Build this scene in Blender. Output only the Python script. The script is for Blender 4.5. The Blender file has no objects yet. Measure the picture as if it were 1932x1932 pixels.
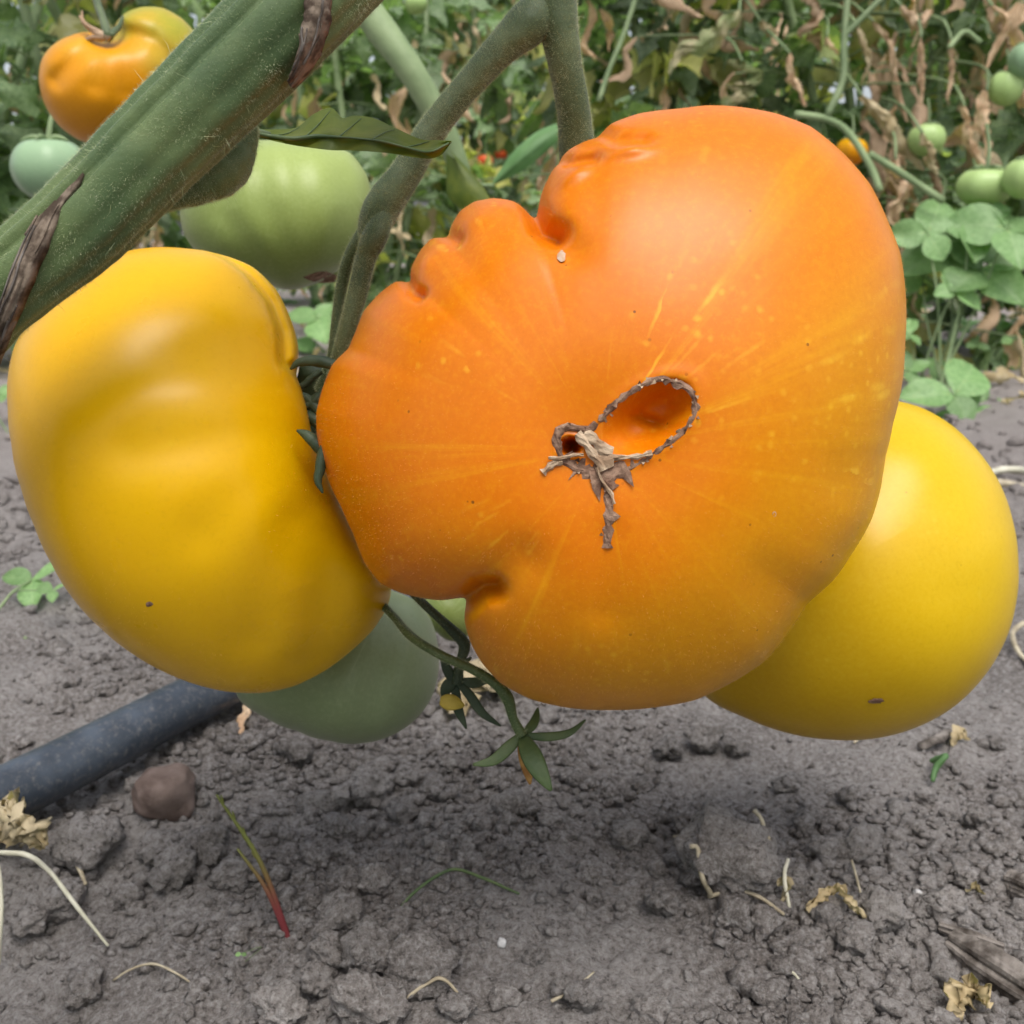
import bpy, math, random
import numpy as np
from mathutils import Vector, Matrix

random.seed(11)
rng = np.random.default_rng(11)
sc = bpy.context.scene
col = sc.collection
R_ = math.radians

# ------------------------------------------------------------------ camera
PITCH = 15.0
CAMH = 0.165
cd = bpy.data.cameras.new('camera')
cam = bpy.data.objects.new('camera', cd)
col.objects.link(cam)
cam.location = (0, 0, CAMH)
cam.rotation_euler = (R_(90 - PITCH), 0, 0)
cd.sensor_fit = 'HORIZONTAL'
cd.angle = R_(52)
cd.clip_start = 0.005
cd.clip_end = 400
cd.dof.use_dof = True
cd.dof.focus_distance = 0.172
cd.dof.aperture_fstop = 44.0
cd.dof.aperture_blades = 0
sc.camera = cam

# ------------------------------------------------------------------ world + sun
SUN_EL, SUN_AZ = 64.0, 166.0        # azimuth clockwise from +Y (the way the camera looks)
w = bpy.data.worlds.new('World')
sc.world = w
w.use_nodes = True
wn = w.node_tree.nodes; wl = w.node_tree.links
bg = wn['Background']
sky = wn.new('ShaderNodeTexSky')
sky.sky_type = 'NISHITA'
sky.sun_disc = False
sky.sun_elevation = R_(SUN_EL)
sky.sun_rotation = R_(SUN_AZ)
sky.air_density = 1.0
sky.dust_density = 4.0
hs = wn.new('ShaderNodeHueSaturation')
hs.inputs['Saturation'].default_value = 0.42      # overcast: a whiter sky
wl.new(sky.outputs[0], hs.inputs['Color'])
wl.new(hs.outputs[0], bg.inputs['Color'])
bg.inputs['Strength'].default_value = 0.135
sd = bpy.data.lights.new('sun', 'SUN')
sd.energy = 1.4
sd.angle = R_(38)
sd.color = (1.0, 0.96, 0.9)
sun = bpy.data.objects.new('sun', sd)
col.objects.link(sun)
sv = Vector((math.sin(R_(SUN_AZ)) * math.cos(R_(SUN_EL)), math.cos(R_(SUN_AZ)) * math.cos(R_(SUN_EL)), math.sin(R_(SUN_EL))))
sun.rotation_euler = sv.to_track_quat('Z', 'Y').to_euler()
sun.location = (0, 0, 3)
sc.view_settings.view_transform = 'Standard'
sc.view_settings.look = 'None'
sc.view_settings.exposure = 0.62
sc.view_settings.gamma = 1
sc.view_settings.use_curve_mapping = False

sc.render.engine = 'CYCLES'
sc.cycles.max_bounces = 5
sc.cycles.diffuse_bounces = 3
sc.cycles.glossy_bounces = 2
sc.cycles.transmission_bounces = 3
sc.cycles.caustics_reflective = False
sc.cycles.caustics_refractive = False

# ------------------------------------------------------------------ pixel -> place helpers (1932-px picture)
C0 = np.array([0, 0, CAMH])
FPX = 966 / math.tan(R_(26))
Fv = np.array([0, math.cos(R_(PITCH)), -math.sin(R_(PITCH))])
Uv = np.array([0, math.sin(R_(PITCH)), math.cos(R_(PITCH))])
Rv = np.array([1.0, 0, 0])

def W(x, y, d):
    return C0 + Fv * d + Rv * ((x - 966) / FPX * d) + Uv * ((966 - y) / FPX * d)

def G(x, y, z=0.0):
    v = W(x, y, 1.0) - C0
    t = (z - CAMH) / v[2]
    return C0 + v * t

def m_per_px(p):
    return float(np.dot(np.asarray(p) - C0, Fv)) / FPX

# ------------------------------------------------------------------ numpy noise
_perm = rng.permutation(256)
_perm = np.concatenate([_perm, _perm, _perm])
_grad = rng.normal(size=(256, 3)); _grad /= np.linalg.norm(_grad, axis=1)[:, None]

def perlin(x, y, z=None):
    x = np.asarray(x, float); y = np.asarray(y, float)
    z = np.zeros_like(x) + 0.37 if z is None else np.asarray(z, float)
    xi = np.floor(x).astype(int); yi = np.floor(y).astype(int); zi = np.floor(z).astype(int)
    xf = x - xi; yf = y - yi; zf = z - zi
    f = lambda t: t * t * t * (t * (t * 6 - 15) + 10)
    u, v, w_ = f(xf), f(yf), f(zf)
    def g(i, j, k):
        h = _perm[_perm[_perm[(xi + i) & 255] + ((yi + j) & 255)] + ((zi + k) & 255)]
        gr = _grad[h]
        return gr[..., 0] * (xf - i) + gr[..., 1] * (yf - j) + gr[..., 2] * (zf - k)
    l = lambda a, b, t: a + t * (b - a)
    return l(l(l(g(0,0,0), g(1,0,0), u), l(g(0,1,0), g(1,1,0), u), v),
             l(l(g(0,0,1), g(1,0,1), u), l(g(0,1,1), g(1,1,1), u), v), w_) * 1.5

def fbm(x, y, z=None, o=3):
    s = 0; a = 1
    for i in range(o):
        k = 2 ** i
        s = s + a * perlin(x * k + 13.1 * i, y * k + 7.7 * i, None if z is None else z * k + 3.3 * i)
        a *= 0.5
    return s

# ------------------------------------------------------------------ objects
def tag(o, label=None, cat=None, group=None, kind=None):
    if label: o['label'] = label
    if cat: o['category'] = cat
    if group: o['group'] = group
    if kind: o['kind'] = kind
    return o

def mesh(name, v, f, mat=None, smooth=True, attrs=None):
    """v (n,3), f list of faces or (m,k) array"""
    me = bpy.data.meshes.new(name)
    v = np.asarray(v, dtype=np.float32)
    if isinstance(f, np.ndarray):
        k = f.shape[1]; m = f.shape[0]
        me.vertices.add(len(v)); me.vertices.foreach_set('co', v.ravel())
        me.loops.add(m * k); me.loops.foreach_set('vertex_index', f.astype(np.int32).ravel())
        me.polygons.add(m)
        me.polygons.foreach_set('loop_start', np.arange(0, m * k, k, dtype=np.int32))
        me.polygons.foreach_set('loop_total', np.full(m, k, dtype=np.int32))
        me.update(calc_edges=True); me.validate()
    else:
        me.from_pydata(v.tolist(), [], [list(q) for q in f]); me.update()
    if smooth:
        me.polygons.foreach_set('use_smooth', np.ones(len(me.polygons), dtype=bool))
    if attrs:
        for n, a in attrs.items():
            a = np.asarray(a, dtype=np.float32)
            if a.ndim == 1:
                at = me.attributes.new(n, 'FLOAT', 'POINT'); at.data.foreach_set('value', a)
            else:
                at = me.attributes.new(n, 'FLOAT_VECTOR', 'POINT'); at.data.foreach_set('vector', a.ravel())
    if mat: me.materials.append(mat)
    return me

def obj(name, me, parent=None, loc=None):
    o = bpy.data.objects.new(name, me)
    col.objects.link(o)
    if parent is not None: o.parent = parent
    if loc is not None: o.location = loc
    return o

def empty(name, loc):
    o = bpy.data.objects.new(name, None); o.empty_display_size = 0.01
    col.objects.link(o); o.location = loc
    return o

def child_abs(name, v, f, mat, parent, org, smooth=True, attrs=None, kind=None):
    """vertices in world space, child of a parent standing at org"""
    o = obj(name, mesh(name, np.asarray(v) - np.asarray(org), f, mat, smooth, attrs), parent)
    if kind: o['kind'] = kind
    return o

def grid_faces(n, m, wrap=False, off=0):
    """n rows x m cols"""
    i, j = np.meshgrid(np.arange(n - 1), np.arange(m if wrap else m - 1), indexing='ij')
    a = i * m + j; b = i * m + (j + 1) % m
    return np.stack([a, b, b + m, a + m], -1).reshape(-1, 4) + off

def join(parts):
    vs = []; fs = []; n = 0
    for v, f in parts:
        vs.append(np.asarray(v)); fs.append(np.asarray(f) + n); n += len(v)
    return np.concatenate(vs), np.concatenate(fs)

def smooth_path(p, n):
    """Catmull-Rom through p (k,3[+]) -> n points"""
    p = np.asarray(p, float)
    if len(p) == 2:
        t = np.linspace(0, 1, n)[:, None]; return p[0] * (1 - t) + p[1] * t
    q = np.vstack([2 * p[0] - p[1], p, 2 * p[-1] - p[-2]])
    L = np.concatenate([[0], np.cumsum(np.linalg.norm(np.diff(p[:, :3], axis=0), axis=1))]); L /= L[-1]
    s = np.linspace(0, 1, n)
    k = np.clip(np.searchsorted(L, s, side='right') - 1, 0, len(p) - 2)
    t = ((s - L[k]) / (L[k + 1] - L[k]))[:, None]
    a, b, c, d = q[k], q[k + 1], q[k + 2], q[k + 3]
    return 0.5 * ((2 * b) + (-a + c) * t + (2 * a - 5 * b + 4 * c - d) * t ** 2 + (-a + 3 * b - 3 * c + d) * t ** 3)

def frames(P):
    T = np.gradient(P, axis=0); T /= np.linalg.norm(T, axis=1)[:, None] + 1e-12
    up = np.array([0.13, -0.97, 0.2]); N = np.zeros_like(P)
    n = np.cross(T[0], up); n /= np.linalg.norm(n)
    for i in range(len(P)):
        n = n - T[i] * np.dot(n, T[i]); n /= np.linalg.norm(n) + 1e-12
        N[i] = n
    B = np.cross(T, N)
    return T, N, B

def tube(path, rad, n=24, seg=10, section=None, rough=0.0, seed=0.0, cap=True):
    """quads tube through path points, rad scalar or list per path point"""
    path = np.asarray(path, float)
    rad = np.full(len(path), rad) if np.isscalar(rad) else np.asarray(rad, float)
    q = smooth_path(np.hstack([path, rad[:, None]]), n)
    P, r = q[:, :3], q[:, 3]
    T, N, B = frames(P)
    a = np.linspace(0, 2 * np.pi, seg, endpoint=False)
    s = np.ones(seg) if section is None else section(a)
    rr = r[:, None] * s[None, :]
    if rough:
        ii, aa = np.meshgrid(np.arange(n), a, indexing='ij')
        rr = rr * (1 + rough * perlin(np.cos(aa) * 1.7 + seed, np.sin(aa) * 1.7 + seed, ii * 0.35 + seed))
    V = P[:, None, :] + rr[..., None] * (np.cos(a)[None, :, None] * N[:, None, :] + np.sin(a)[None, :, None] * B[:, None, :])
    V = V.reshape(-1, 3); F = grid_faces(n, seg, True)
    if cap:
        k = len(V)
        V = np.vstack([V, P[0] - T[0] * r[0] * 0.3, P[-1] + T[-1] * r[-1] * 0.3])
        j = np.arange(seg); j2 = (j + 1) % seg
        c0 = np.stack([np.full(seg, k), j2, j, np.full(seg, k)], -1)
        c1 = np.stack([np.full(seg, k + 1), (n - 1) * seg + j, (n - 1) * seg + j2, np.full(seg, k + 1)], -1)
        return V, F, (c0, c1), (P, r, T, N, B)
    return V, F, None, (P, r, T, N, B)

def tube_vf(*a, **k):
    V, F, c, fr = tube(*a, **k)
    fs = [list(q) for q in F]
    if c is not None:
        for cc in c: fs += [list(q[:3]) for q in cc]
    return V, fs

def tube_q(*a, **k):
    k['cap'] = False
    V, F, c, fr = tube(*a, **k)
    return V, F

# hairs: thin triangles standing on points p with directions d
def hair_vf(p, d, L, w_):
    n = len(p)
    side = np.cross(d, rng.normal(size=(n, 3))); side /= np.linalg.norm(side, axis=1)[:, None] + 1e-9
    L = np.asarray(L)[:, None]
    bend = np.cross(d, side) * L * rng.uniform(-0.35, 0.35, (n, 1))
    a = p + side * w_; b = p - side * w_
    m1 = p + d * L * 0.55 + side * w_ * 0.6; m2 = p + d * L * 0.55 - side * w_ * 0.6
    t = p + d * L + bend
    V = np.stack([a, b, m2, m1, t], 1).reshape(-1, 3)
    k = np.arange(n) * 5
    F = np.concatenate([np.stack([k, k + 1, k + 2], -1), np.stack([k, k + 2, k + 3], -1), np.stack([k + 3, k + 2, k + 4], -1)])
    return V, F

def hair1_vf(p, d, L, w_):
    n = len(p)
    side = np.cross(d, rng.normal(size=(n, 3))); side /= np.linalg.norm(side, axis=1)[:, None] + 1e-9
    V = np.stack([p + side * w_, p - side * w_, p + d * np.asarray(L)[:, None]], 1).reshape(-1, 3)
    return V, np.arange(n * 3).reshape(-1, 3)

def tube_hairs(fr, n, Lmin, Lmax, w_, sect=None, lean=0.5, one=False):
    P, r, T, N, B = fr
    i = rng.uniform(0, len(P) - 1.001, n); k = i.astype(int); t = (i - k)[:, None]
    lp = lambda A: A[k] * (1 - t) + A[k + 1] * t
    a = rng.uniform(0, 2 * np.pi, n)
    rr = r[k] * (1 - t[:, 0]) + r[k + 1] * t[:, 0]
    if sect is not None: rr = rr * sect(a)
    d = np.cos(a)[:, None] * lp(N) + np.sin(a)[:, None] * lp(B)
    p = lp(P) + d * rr[:, None] * 0.985
    dd = d + rng.normal(size=(n, 3)) * lean * 0.5 - lp(T) * lean * 0.3
    dd /= np.linalg.norm(dd, axis=1)[:, None]
    return (hair1_vf if one else hair_vf)(p, dd, rng.uniform(Lmin, Lmax, n), w_)

# ------------------------------------------------------------------ materials
def new_mat(name):
    m = bpy.data.materials.new(name); m.use_nodes = True
    nt = m.node_tree
    return m, nt, nt.nodes['Principled BSDF'], nt.nodes['Material Output']

def mixc(nt, fac, a, b, mode='MIX'):
    n = nt.nodes.new('ShaderNodeMix'); n.data_type = 'RGBA'; n.blend_type = mode
    for s, v in ((n.inputs[0], fac), (n.inputs[6], a), (n.inputs[7], b)):
        if hasattr(v, 'links'): nt.links.new(v, s)
        elif isinstance(v, tuple): s.default_value = (*v, 1.0)
        else: s.default_value = v
    return n.outputs[2]

def noise(nt, vec, scale, detail=4, rough=0.55, dist=0.0):
    n = nt.nodes.new('ShaderNodeTexNoise'); n.inputs['Scale'].default_value = scale
    n.inputs['Detail'].default_value = detail; n.inputs['Roughness'].default_value = rough
    n.inputs['Distortion'].default_value = dist
    if vec is not None: nt.links.new(vec, n.inputs['Vector'])
    return n.outputs['Fac']

def ramp(nt, fac, lo, hi):
    n = nt.nodes.new('ShaderNodeMapRange'); n.interpolation_type = 'SMOOTHSTEP'
    n.inputs['From Min'].default_value = lo; n.inputs['From Max'].default_value = hi
    nt.links.new(fac, n.inputs['Value'])
    return n.outputs[0]

def mth(nt, op, a, b=None):
    n = nt.nodes.new('ShaderNodeMath'); n.operation = op
    for s, v in ((n.inputs[0], a), (n.inputs[1], b)):
        if v is None: continue
        if hasattr(v, 'links'): nt.links.new(v, s)
        else: s.default_value = v
    return n.outputs[0]

def vscale(nt, vec, s):
    n = nt.nodes.new('ShaderNodeVectorMath'); n.operation = 'MULTIPLY'
    nt.links.new(vec, n.inputs[0]); n.inputs[1].default_value = s
    return n.outputs[0]

def bump(nt, bsdf, h, strength, dist):
    n = nt.nodes.new('ShaderNodeBump'); n.inputs['Strength'].default_value = strength
    n.inputs['Distance'].default_value = dist
    nt.links.new(h, n.inputs['Height']); nt.links.new(n.outputs[0], bsdf.inputs['Normal'])

def ocoord(nt):
    return nt.nodes.new('ShaderNodeTexCoord').outputs['Object']

def gcoord(nt):
    return nt.nodes.new('ShaderNodeNewGeometry').outputs['Position']

def plain(name, c1, c2, scale, rough=0.6, bs=0.3, bd=0.0005, bscale=None, sss=0.0, spec=0.4, sheen=0.0, rnd=0.0, world=False, lo=0.35, hi=0.65):
    m, nt, b, out = new_mat(name)
    co = gcoord(nt) if world else ocoord(nt)
    c = mixc(nt, ramp(nt, noise(nt, co, scale), lo, hi), c1, c2)
    if rnd:
        oi = nt.nodes.new('ShaderNodeObjectInfo')
        h = nt.nodes.new('ShaderNodeHueSaturation')
        mr = nt.nodes.new('ShaderNodeMapRange'); mr.inputs['To Min'].default_value = 1 - rnd; mr.inputs['To Max'].default_value = 1 + rnd
        nt.links.new(oi.outputs['Random'], mr.inputs['Value']); nt.links.new(mr.outputs[0], h.inputs['Value'])
        nt.links.new(c, h.inputs['Color']); c = h.outputs[0]
    nt.links.new(c, b.inputs['Base Color'])
    b.inputs['Roughness'].default_value = rough
    b.inputs['Specular IOR Level'].default_value = spec
    if sheen:
        b.inputs['Sheen Weight'].default_value = sheen; b.inputs['Sheen Roughness'].default_value = 0.5
    if sss:
        b.inputs['Subsurface Weight'].default_value = sss
        b.inputs['Subsurface Radius'].default_value = (0.004, 0.003, 0.001)
        b.inputs['Subsurface Scale'].default_value = 1.0
    if bs: bump(nt, b, noise(nt, co, bscale or scale * 4, 6, 0.65), bs, bd)
    return m

def leaf_mat(name, c1, c2, scale=60, trans=0.35, rough=0.55, rnd=0.25, tint=None, vein=False):
    m, nt, b, out = new_mat(name)
    co = ocoord(nt)
    c = mixc(nt, ramp(nt, noise(nt, co, scale, 3), 0.35, 0.65), c1, c2)
    if vein:
        sx = nt.nodes.new('ShaderNodeSeparateXYZ'); nt.links.new(co, sx.inputs[0])
        ay = mth(nt, 'ABSOLUTE', sx.outputs['Y'])
        mid_ = mth(nt, 'SUBTRACT', 1.0, ramp(nt, ay, 0.006, 0.03))
        lat = mth(nt, 'SINE', mth(nt, 'MULTIPLY', mth(nt, 'SUBTRACT', sx.outputs['X'], mth(nt, 'MULTIPLY', ay, 0.8)), 44.0))
        vv = mth(nt, 'MAXIMUM', mid_, mth(nt, 'MULTIPLY', ramp(nt, lat, 0.75, 1.0), 0.5))
        c = mixc(nt, mth(nt, 'MULTIPLY', vv, 0.4), c, (0.36, 0.50, 0.25))
        c = mixc(nt, mth(nt, 'MULTIPLY', ramp(nt, noise(nt, co, 14, 3), 0.66, 0.72), 0.7), c, (0.40, 0.38, 0.16))
    oi = nt.nodes.new('ShaderNodeObjectInfo')
    if tint:
        c = mixc(nt, ramp(nt, oi.outputs['Random'], 0.72, 0.9), c, tint)
    h = nt.nodes.new('ShaderNodeHueSaturation')
    mr = nt.nodes.new('ShaderNodeMapRange'); mr.inputs['To Min'].default_value = 1 - rnd; mr.inputs['To Max'].default_value = 1 + rnd
    ml = mth(nt, 'FRACT', mth(nt, 'MULTIPLY', oi.outputs['Random'], 17.3))
    nt.links.new(ml, mr.inputs['Value']); nt.links.new(mr.outputs[0], h.inputs['Value'])
    nt.links.new(c, h.inputs['Color']); c = h.outputs[0]
    nt.links.new(c, b.inputs['Base Color']); b.inputs['Roughness'].default_value = rough
    b.inputs['Specular IOR Level'].default_value = 0.4
    bump(nt, b, noise(nt, co, scale * 4, 4), 0.4, 0.0006)
    tr = nt.nodes.new('ShaderNodeBsdfTranslucent')
    cc = mixc(nt, 1.0, c, (1.0, 1.25, 0.45), 'MULTIPLY')
    nt.links.new(cc, tr.inputs['Color'])
    mx = nt.nodes.new('ShaderNodeMixShader'); mx.inputs[0].default_value = trans
    nt.links.new(b.outputs[0], mx.inputs[1]); nt.links.new(tr.outputs[0], mx.inputs[2])
    nt.links.new(mx.outputs[0], out.inputs['Surface'])
    return m

def tomato_mat(name, ca, cb, cs, rough=0.34, fleck=1.0, sss=0.06, sheen=0.0, streak=0.5, speck=0.0, bumpk=1.0, flc=None, coat=0.0):
    """ca -> cb by the pigment attribute, cs = streak / fleck colour"""
    m, nt, b, out = new_mat(name)
    at = nt.nodes.new('ShaderNodeAttribute'); at.attribute_name = 'pigment'
    st = nt.nodes.new('ShaderNodeAttribute'); st.attribute_name = 'streak'
    co = ocoord(nt)
    n0 = noise(nt, co, 26, 3)
    p = mth(nt, 'ADD', at.outputs['Fac'], mth(nt, 'MULTIPLY', mth(nt, 'SUBTRACT', n0, 0.5), 0.5))
    c = mixc(nt, ramp(nt, p, 0.0, 1.0), ca, cb)
    sepn = nt.nodes.new('ShaderNodeSeparateXYZ'); nt.links.new(st.outputs['Vector'], sepn.inputs[0])
    rho = sepn.outputs['Z']
    # radial streaks
    s1 = noise(nt, vscale(nt, st.outputs['Vector'], (9, 9, 1.3)), 1.0, 4, 0.6)
    s2 = noise(nt, vscale(nt, st.outputs['Vector'], (26, 26, 2.2)), 1.0, 3, 0.6)
    k = mth(nt, 'MULTIPLY', ramp(nt, s1, 0.52, 0.86), ramp(nt, rho, 0.03, 0.16))
    k = mth(nt, 'MULTIPLY', k, mth(nt, 'SUBTRACT', 1.0, ramp(nt, rho, 0.55, 0.95)))
    c = mixc(nt, mth(nt, 'MULTIPLY', k, streak), c, cs)
    k2 = mth(nt, 'MULTIPLY', ramp(nt, s2, 0.60, 0.78), ramp(nt, noise(nt, co, 30, 2), 0.45, 0.65))
    c = mixc(nt, mth(nt, 'MULTIPLY', k2, 0.45 * streak), c, cs)
    # pale flecks, drawn out along the radius
    if fleck:
        for kind_, sc_, th, am, lo_ in (('st', (20, 20, 8), 0.34, 0.50, 0.46), ('co', (520, 520, 520), 0.30, 0.34, 0.44)):
            vo = nt.nodes.new('ShaderNodeTexVoronoi'); vo.inputs['Scale'].default_value = 1.0
            v0 = vscale(nt, st.outputs['Vector'] if kind_ == 'st' else co, sc_)
            nz = nt.nodes.new('ShaderNodeTexNoise'); nz.inputs['Scale'].default_value = 500; nt.links.new(co, nz.inputs['Vector'])
            mm = nt.nodes.new('ShaderNodeVectorMath'); mm.operation = 'ADD'
            nt.links.new(v0, mm.inputs[0]); nt.links.new(vscale(nt, nz.outputs['Color'], (0.5, 0.5, 0.5)), mm.inputs[1])
            nt.links.new(mm.outputs[0], vo.inputs['Vector'])
            spot = mth(nt, 'SUBTRACT', 1.0, ramp(nt, vo.outputs['Distance'], th * 0.2, th * 1.5))
            se = nt.nodes.new('ShaderNodeSeparateColor'); nt.links.new(vo.outputs['Color'], se.inputs[0])
            keep = ramp(nt, se.outputs[0], 0.5, 0.95)
            area = ramp(nt, noise(nt, co, 34, 2), lo_, lo_ + 0.2)
            kk = mth(nt, 'MULTIPLY', mth(nt, 'MULTIPLY', mth(nt, 'MULTIPLY', spot, keep), area), am * fleck)
            c = mixc(nt, kk, c, flc or cs)
    if speck:
        vo = nt.nodes.new('ShaderNodeTexVoronoi'); vo.inputs['Scale'].default_value = 520
        nt.links.new(co, vo.inputs['Vector'])
        se = nt.nodes.new('ShaderNodeSeparateColor'); nt.links.new(vo.outputs['Color'], se.inputs[0])
        kk = mth(nt, 'MULTIPLY', mth(nt, 'LESS_THAN', vo.outputs['Distance'], 0.14), mth(nt, 'GREATER_THAN', se.outputs[1], 0.9))
        kk = mth(nt, 'MULTIPLY', kk, ramp(nt, noise(nt, co, 55, 2), 0.5, 0.62))
        c = mixc(nt, mth(nt, 'MULTIPLY', kk, speck), c, (0.10, 0.03, 0.005))
    gr = noise(nt, co, 900, 4, 0.7)
    c = mixc(nt, mth(nt, 'MULTIPLY', ramp(nt, gr, 0.45, 0.75), 0.16), c, cs)
    c = mixc(nt, mth(nt, 'MULTIPLY', ramp(nt, gr, 0.5, 0.25), 0.14), c, tuple(0.6 * q for q in ca))
    nt.links.new(c, b.inputs['Base Color'])
    rr = nt.nodes.new('ShaderNodeMapRange'); rr.inputs['To Min'].default_value = rough - 0.05; rr.inputs['To Max'].default_value = rough + 0.07
    nt.links.new(noise(nt, co, 90, 4), rr.inputs['Value']); nt.links.new(rr.outputs[0], b.inputs['Roughness'])
    b.inputs['Specular IOR Level'].default_value = 0.30
    b.inputs['Subsurface Weight'].default_value = sss
    b.inputs['Subsurface Radius'].default_value = (0.006, 0.003, 0.0006)
    b.inputs['Subsurface Scale'].default_value = 1.0
    b.inputs['Sheen Weight'].default_value = sheen
    b.inputs['Sheen Roughness'].default_value = 0.45
    b.inputs['Sheen Tint'].default_value = (1.0, 0.9, 0.85, 1)
    bump(nt, b, mth(nt, 'ADD', noise(nt, co, 2600, 3, 0.7), mth(nt, 'MULTIPLY', noise(nt, co, 260, 3, 0.6), 1.2)), 0.12 * bumpk, 0.00012)
    return m

M = {}
def soil_mat(name, rnd=0.0):
    m, nt, b, out = new_mat(name)
    co = gcoord(nt)
    a = noise(nt, co, 14, 4); f = noise(nt, co, 560, 6, 0.8); g = noise(nt, co, 1700, 3, 0.7)
    c = mixc(nt, ramp(nt, a, 0.35, 0.68), (0.255, 0.228, 0.212), (0.42, 0.386, 0.366))
    c = mixc(nt, mth(nt, 'MULTIPLY', ramp(nt, f, 0.47, 0.63), 0.7), c, (0.58, 0.555, 0.545))
    c = mixc(nt, mth(nt, 'MULTIPLY', ramp(nt, f, 0.48, 0.34), 0.75), c, (0.042, 0.036, 0.032))
    c = mixc(nt, mth(nt, 'MULTIPLY', ramp(nt, g, 0.66, 0.76), 0.6), c, (0.66, 0.63, 0.62))
    # farther ground is paler and a little browner
    sp = nt.nodes.new('ShaderNodeSeparateXYZ'); nt.links.new(co, sp.inputs[0])
    c = mixc(nt, mth(nt, 'MULTIPLY', ramp(nt, sp.outputs['Y'], 0.35, 0.9), 0.6), c, (0.42, 0.37, 0.35))
    if rnd:
        oi = nt.nodes.new('ShaderNodeObjectInfo'); h = nt.nodes.new('ShaderNodeHueSaturation')
        mr = nt.nodes.new('ShaderNodeMapRange'); mr.inputs['To Min'].default_value = 1 - rnd; mr.inputs['To Max'].default_value = 1 + rnd
        nt.links.new(oi.outputs['Random'], mr.inputs['Value']); nt.links.new(mr.outputs[0], h.inputs['Value'])
        nt.links.new(c, h.inputs['Color']); c = h.outputs[0]
    nt.links.new(c, b.inputs['Base Color'])
    b.inputs['Roughness'].default_value = 0.92; b.inputs['Specular IOR Level'].default_value = 0.2
    hh = mth(nt, 'ADD', noise(nt, co, 330, 6, 0.78), mth(nt, 'MULTIPLY', noise(nt, co, 1300, 3, 0.7), 0.4))
    bump(nt, b, hh, 1.0, 0.0042)
    return m
M['soil'] = soil_mat('soil')
M['clod'] = soil_mat('clod_soil', 0.14)
M['orange'] = tomato_mat('orange_skin', (0.66, 0.165, 0.0003), (0.61, 0.33, 0.0003), (0.80, 0.44, 0.006), flc=(0.85, 0.52, 0.03), speck=0.8, streak=0.38, rough=0.33, fleck=1.1)
M['yellow'] = tomato_mat('yellow_skin', (0.74, 0.395, 0.0003), (0.74, 0.46, 0.0006), (0.78, 0.50, 0.008), fleck=0.8, streak=0.35, rough=0.28)
M['lemon'] = tomato_mat('lemon_skin', (0.56, 0.33, 0.001), (0.66, 0.43, 0.003), (0.72, 0.55, 0.05), fleck=0.8, streak=0.2, speck=0.3, rough=0.32)
M['green'] = tomato_mat('green_skin', (0.19, 0.26, 0.062), (0.33, 0.41, 0.12), (0.46, 0.54, 0.24), fleck=0.2, streak=0.95, sheen=0.1, rough=0.36, sss=0.0)
M['dgreen'] = tomato_mat('deep_green_skin', (0.19, 0.25, 0.12), (0.34, 0.44, 0.26), (0.42, 0.50, 0.32), fleck=0.2, streak=0.6, sheen=0.12, rough=0.36, sss=0.0)
M['blush'] = tomato_mat('blushing_skin', (0.68, 0.27, 0.001), (0.34, 0.34, 0.03), (0.85, 0.45, 0.05), fleck=0.2, streak=0.4, sss=0.0)
M['pale_green'] = tomato_mat('pale_green_skin', (0.30, 0.44, 0.14), (0.40, 0.55, 0.22), (0.5, 0.6, 0.3), fleck=0, streak=0.3, sheen=0.05, sss=0.0)
M['blue_green'] = tomato_mat('blue_green_skin', (0.20, 0.33, 0.19), (0.30, 0.44, 0.26), (0.4, 0.5, 0.3), fleck=0, streak=0.3, sheen=0.05, sss=0.0)
M['red'] = tomato_mat('red_skin', (0.55, 0.05, 0.015), (0.6, 0.10, 0.02), (0.6, 0.1, 0.03), fleck=0, streak=0.1, sheen=0.0, sss=0.0)
M['vine'] = plain('vine_skin', (0.060, 0.105, 0.038), (0.115, 0.165, 0.060), 60, 0.55, 0.35, 0.0003, 900, sss=0.05, spec=0.35, sheen=0.12)
M['truss'] = plain('truss_skin', (0.060, 0.092, 0.040), (0.110, 0.145, 0.068), 90, 0.55, 0.4, 0.0003, 1100, spec=0.35, sheen=0.12)
M['sepal'] = plain('sepal_skin', (0.028, 0.050, 0.026), (0.055, 0.082, 0.042), 130, 0.55, 0.4, 0.0003, 900, spec=0.4)
M['sepal2'] = plain('sepal_green', (0.055, 0.095, 0.032), (0.095, 0.135, 0.050), 130, 0.5, 0.4, 0.0003, 900, spec=0.4)
M['hair'] = plain('plant_hair', (0.42, 0.50, 0.25), (0.62, 0.66, 0.42), 300, 0.5, 0, 0, spec=0.5)
M['fuzz'] = plain('fruit_fuzz', (0.80, 0.42, 0.12), (0.85, 0.52, 0.2), 300, 0.5, 0, 0, spec=0.5)
M['stem_far'] = plain('far_stem', (0.14, 0.20, 0.09), (0.23, 0.30, 0.15), 30, 0.6, 0.3, 0.001, 200, rnd=0.2)
M['leaf_fg'] = leaf_mat('front_leaf', (0.085, 0.125, 0.014), (0.140, 0.175, 0.022), 90, 0.35, 0.5, 0.0)
M['leaf'] = leaf_mat('tomato_leaf', (0.155, 0.235, 0.12), (0.28, 0.37, 0.21), 40, 0.5, 0.38, 0.5, tint=(0.50, 0.48, 0.18))
M['weed'] = leaf_mat('weed_leaf', (0.115, 0.235, 0.085), (0.165, 0.30, 0.125), 50, 0.35, 0.5, 0.2)
M['clover'] = leaf_mat('round_leaf', (0.17, 0.31, 0.11), (0.24, 0.40, 0.16), 9, 0.3, 0.45, 0.3, vein=True)
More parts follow.
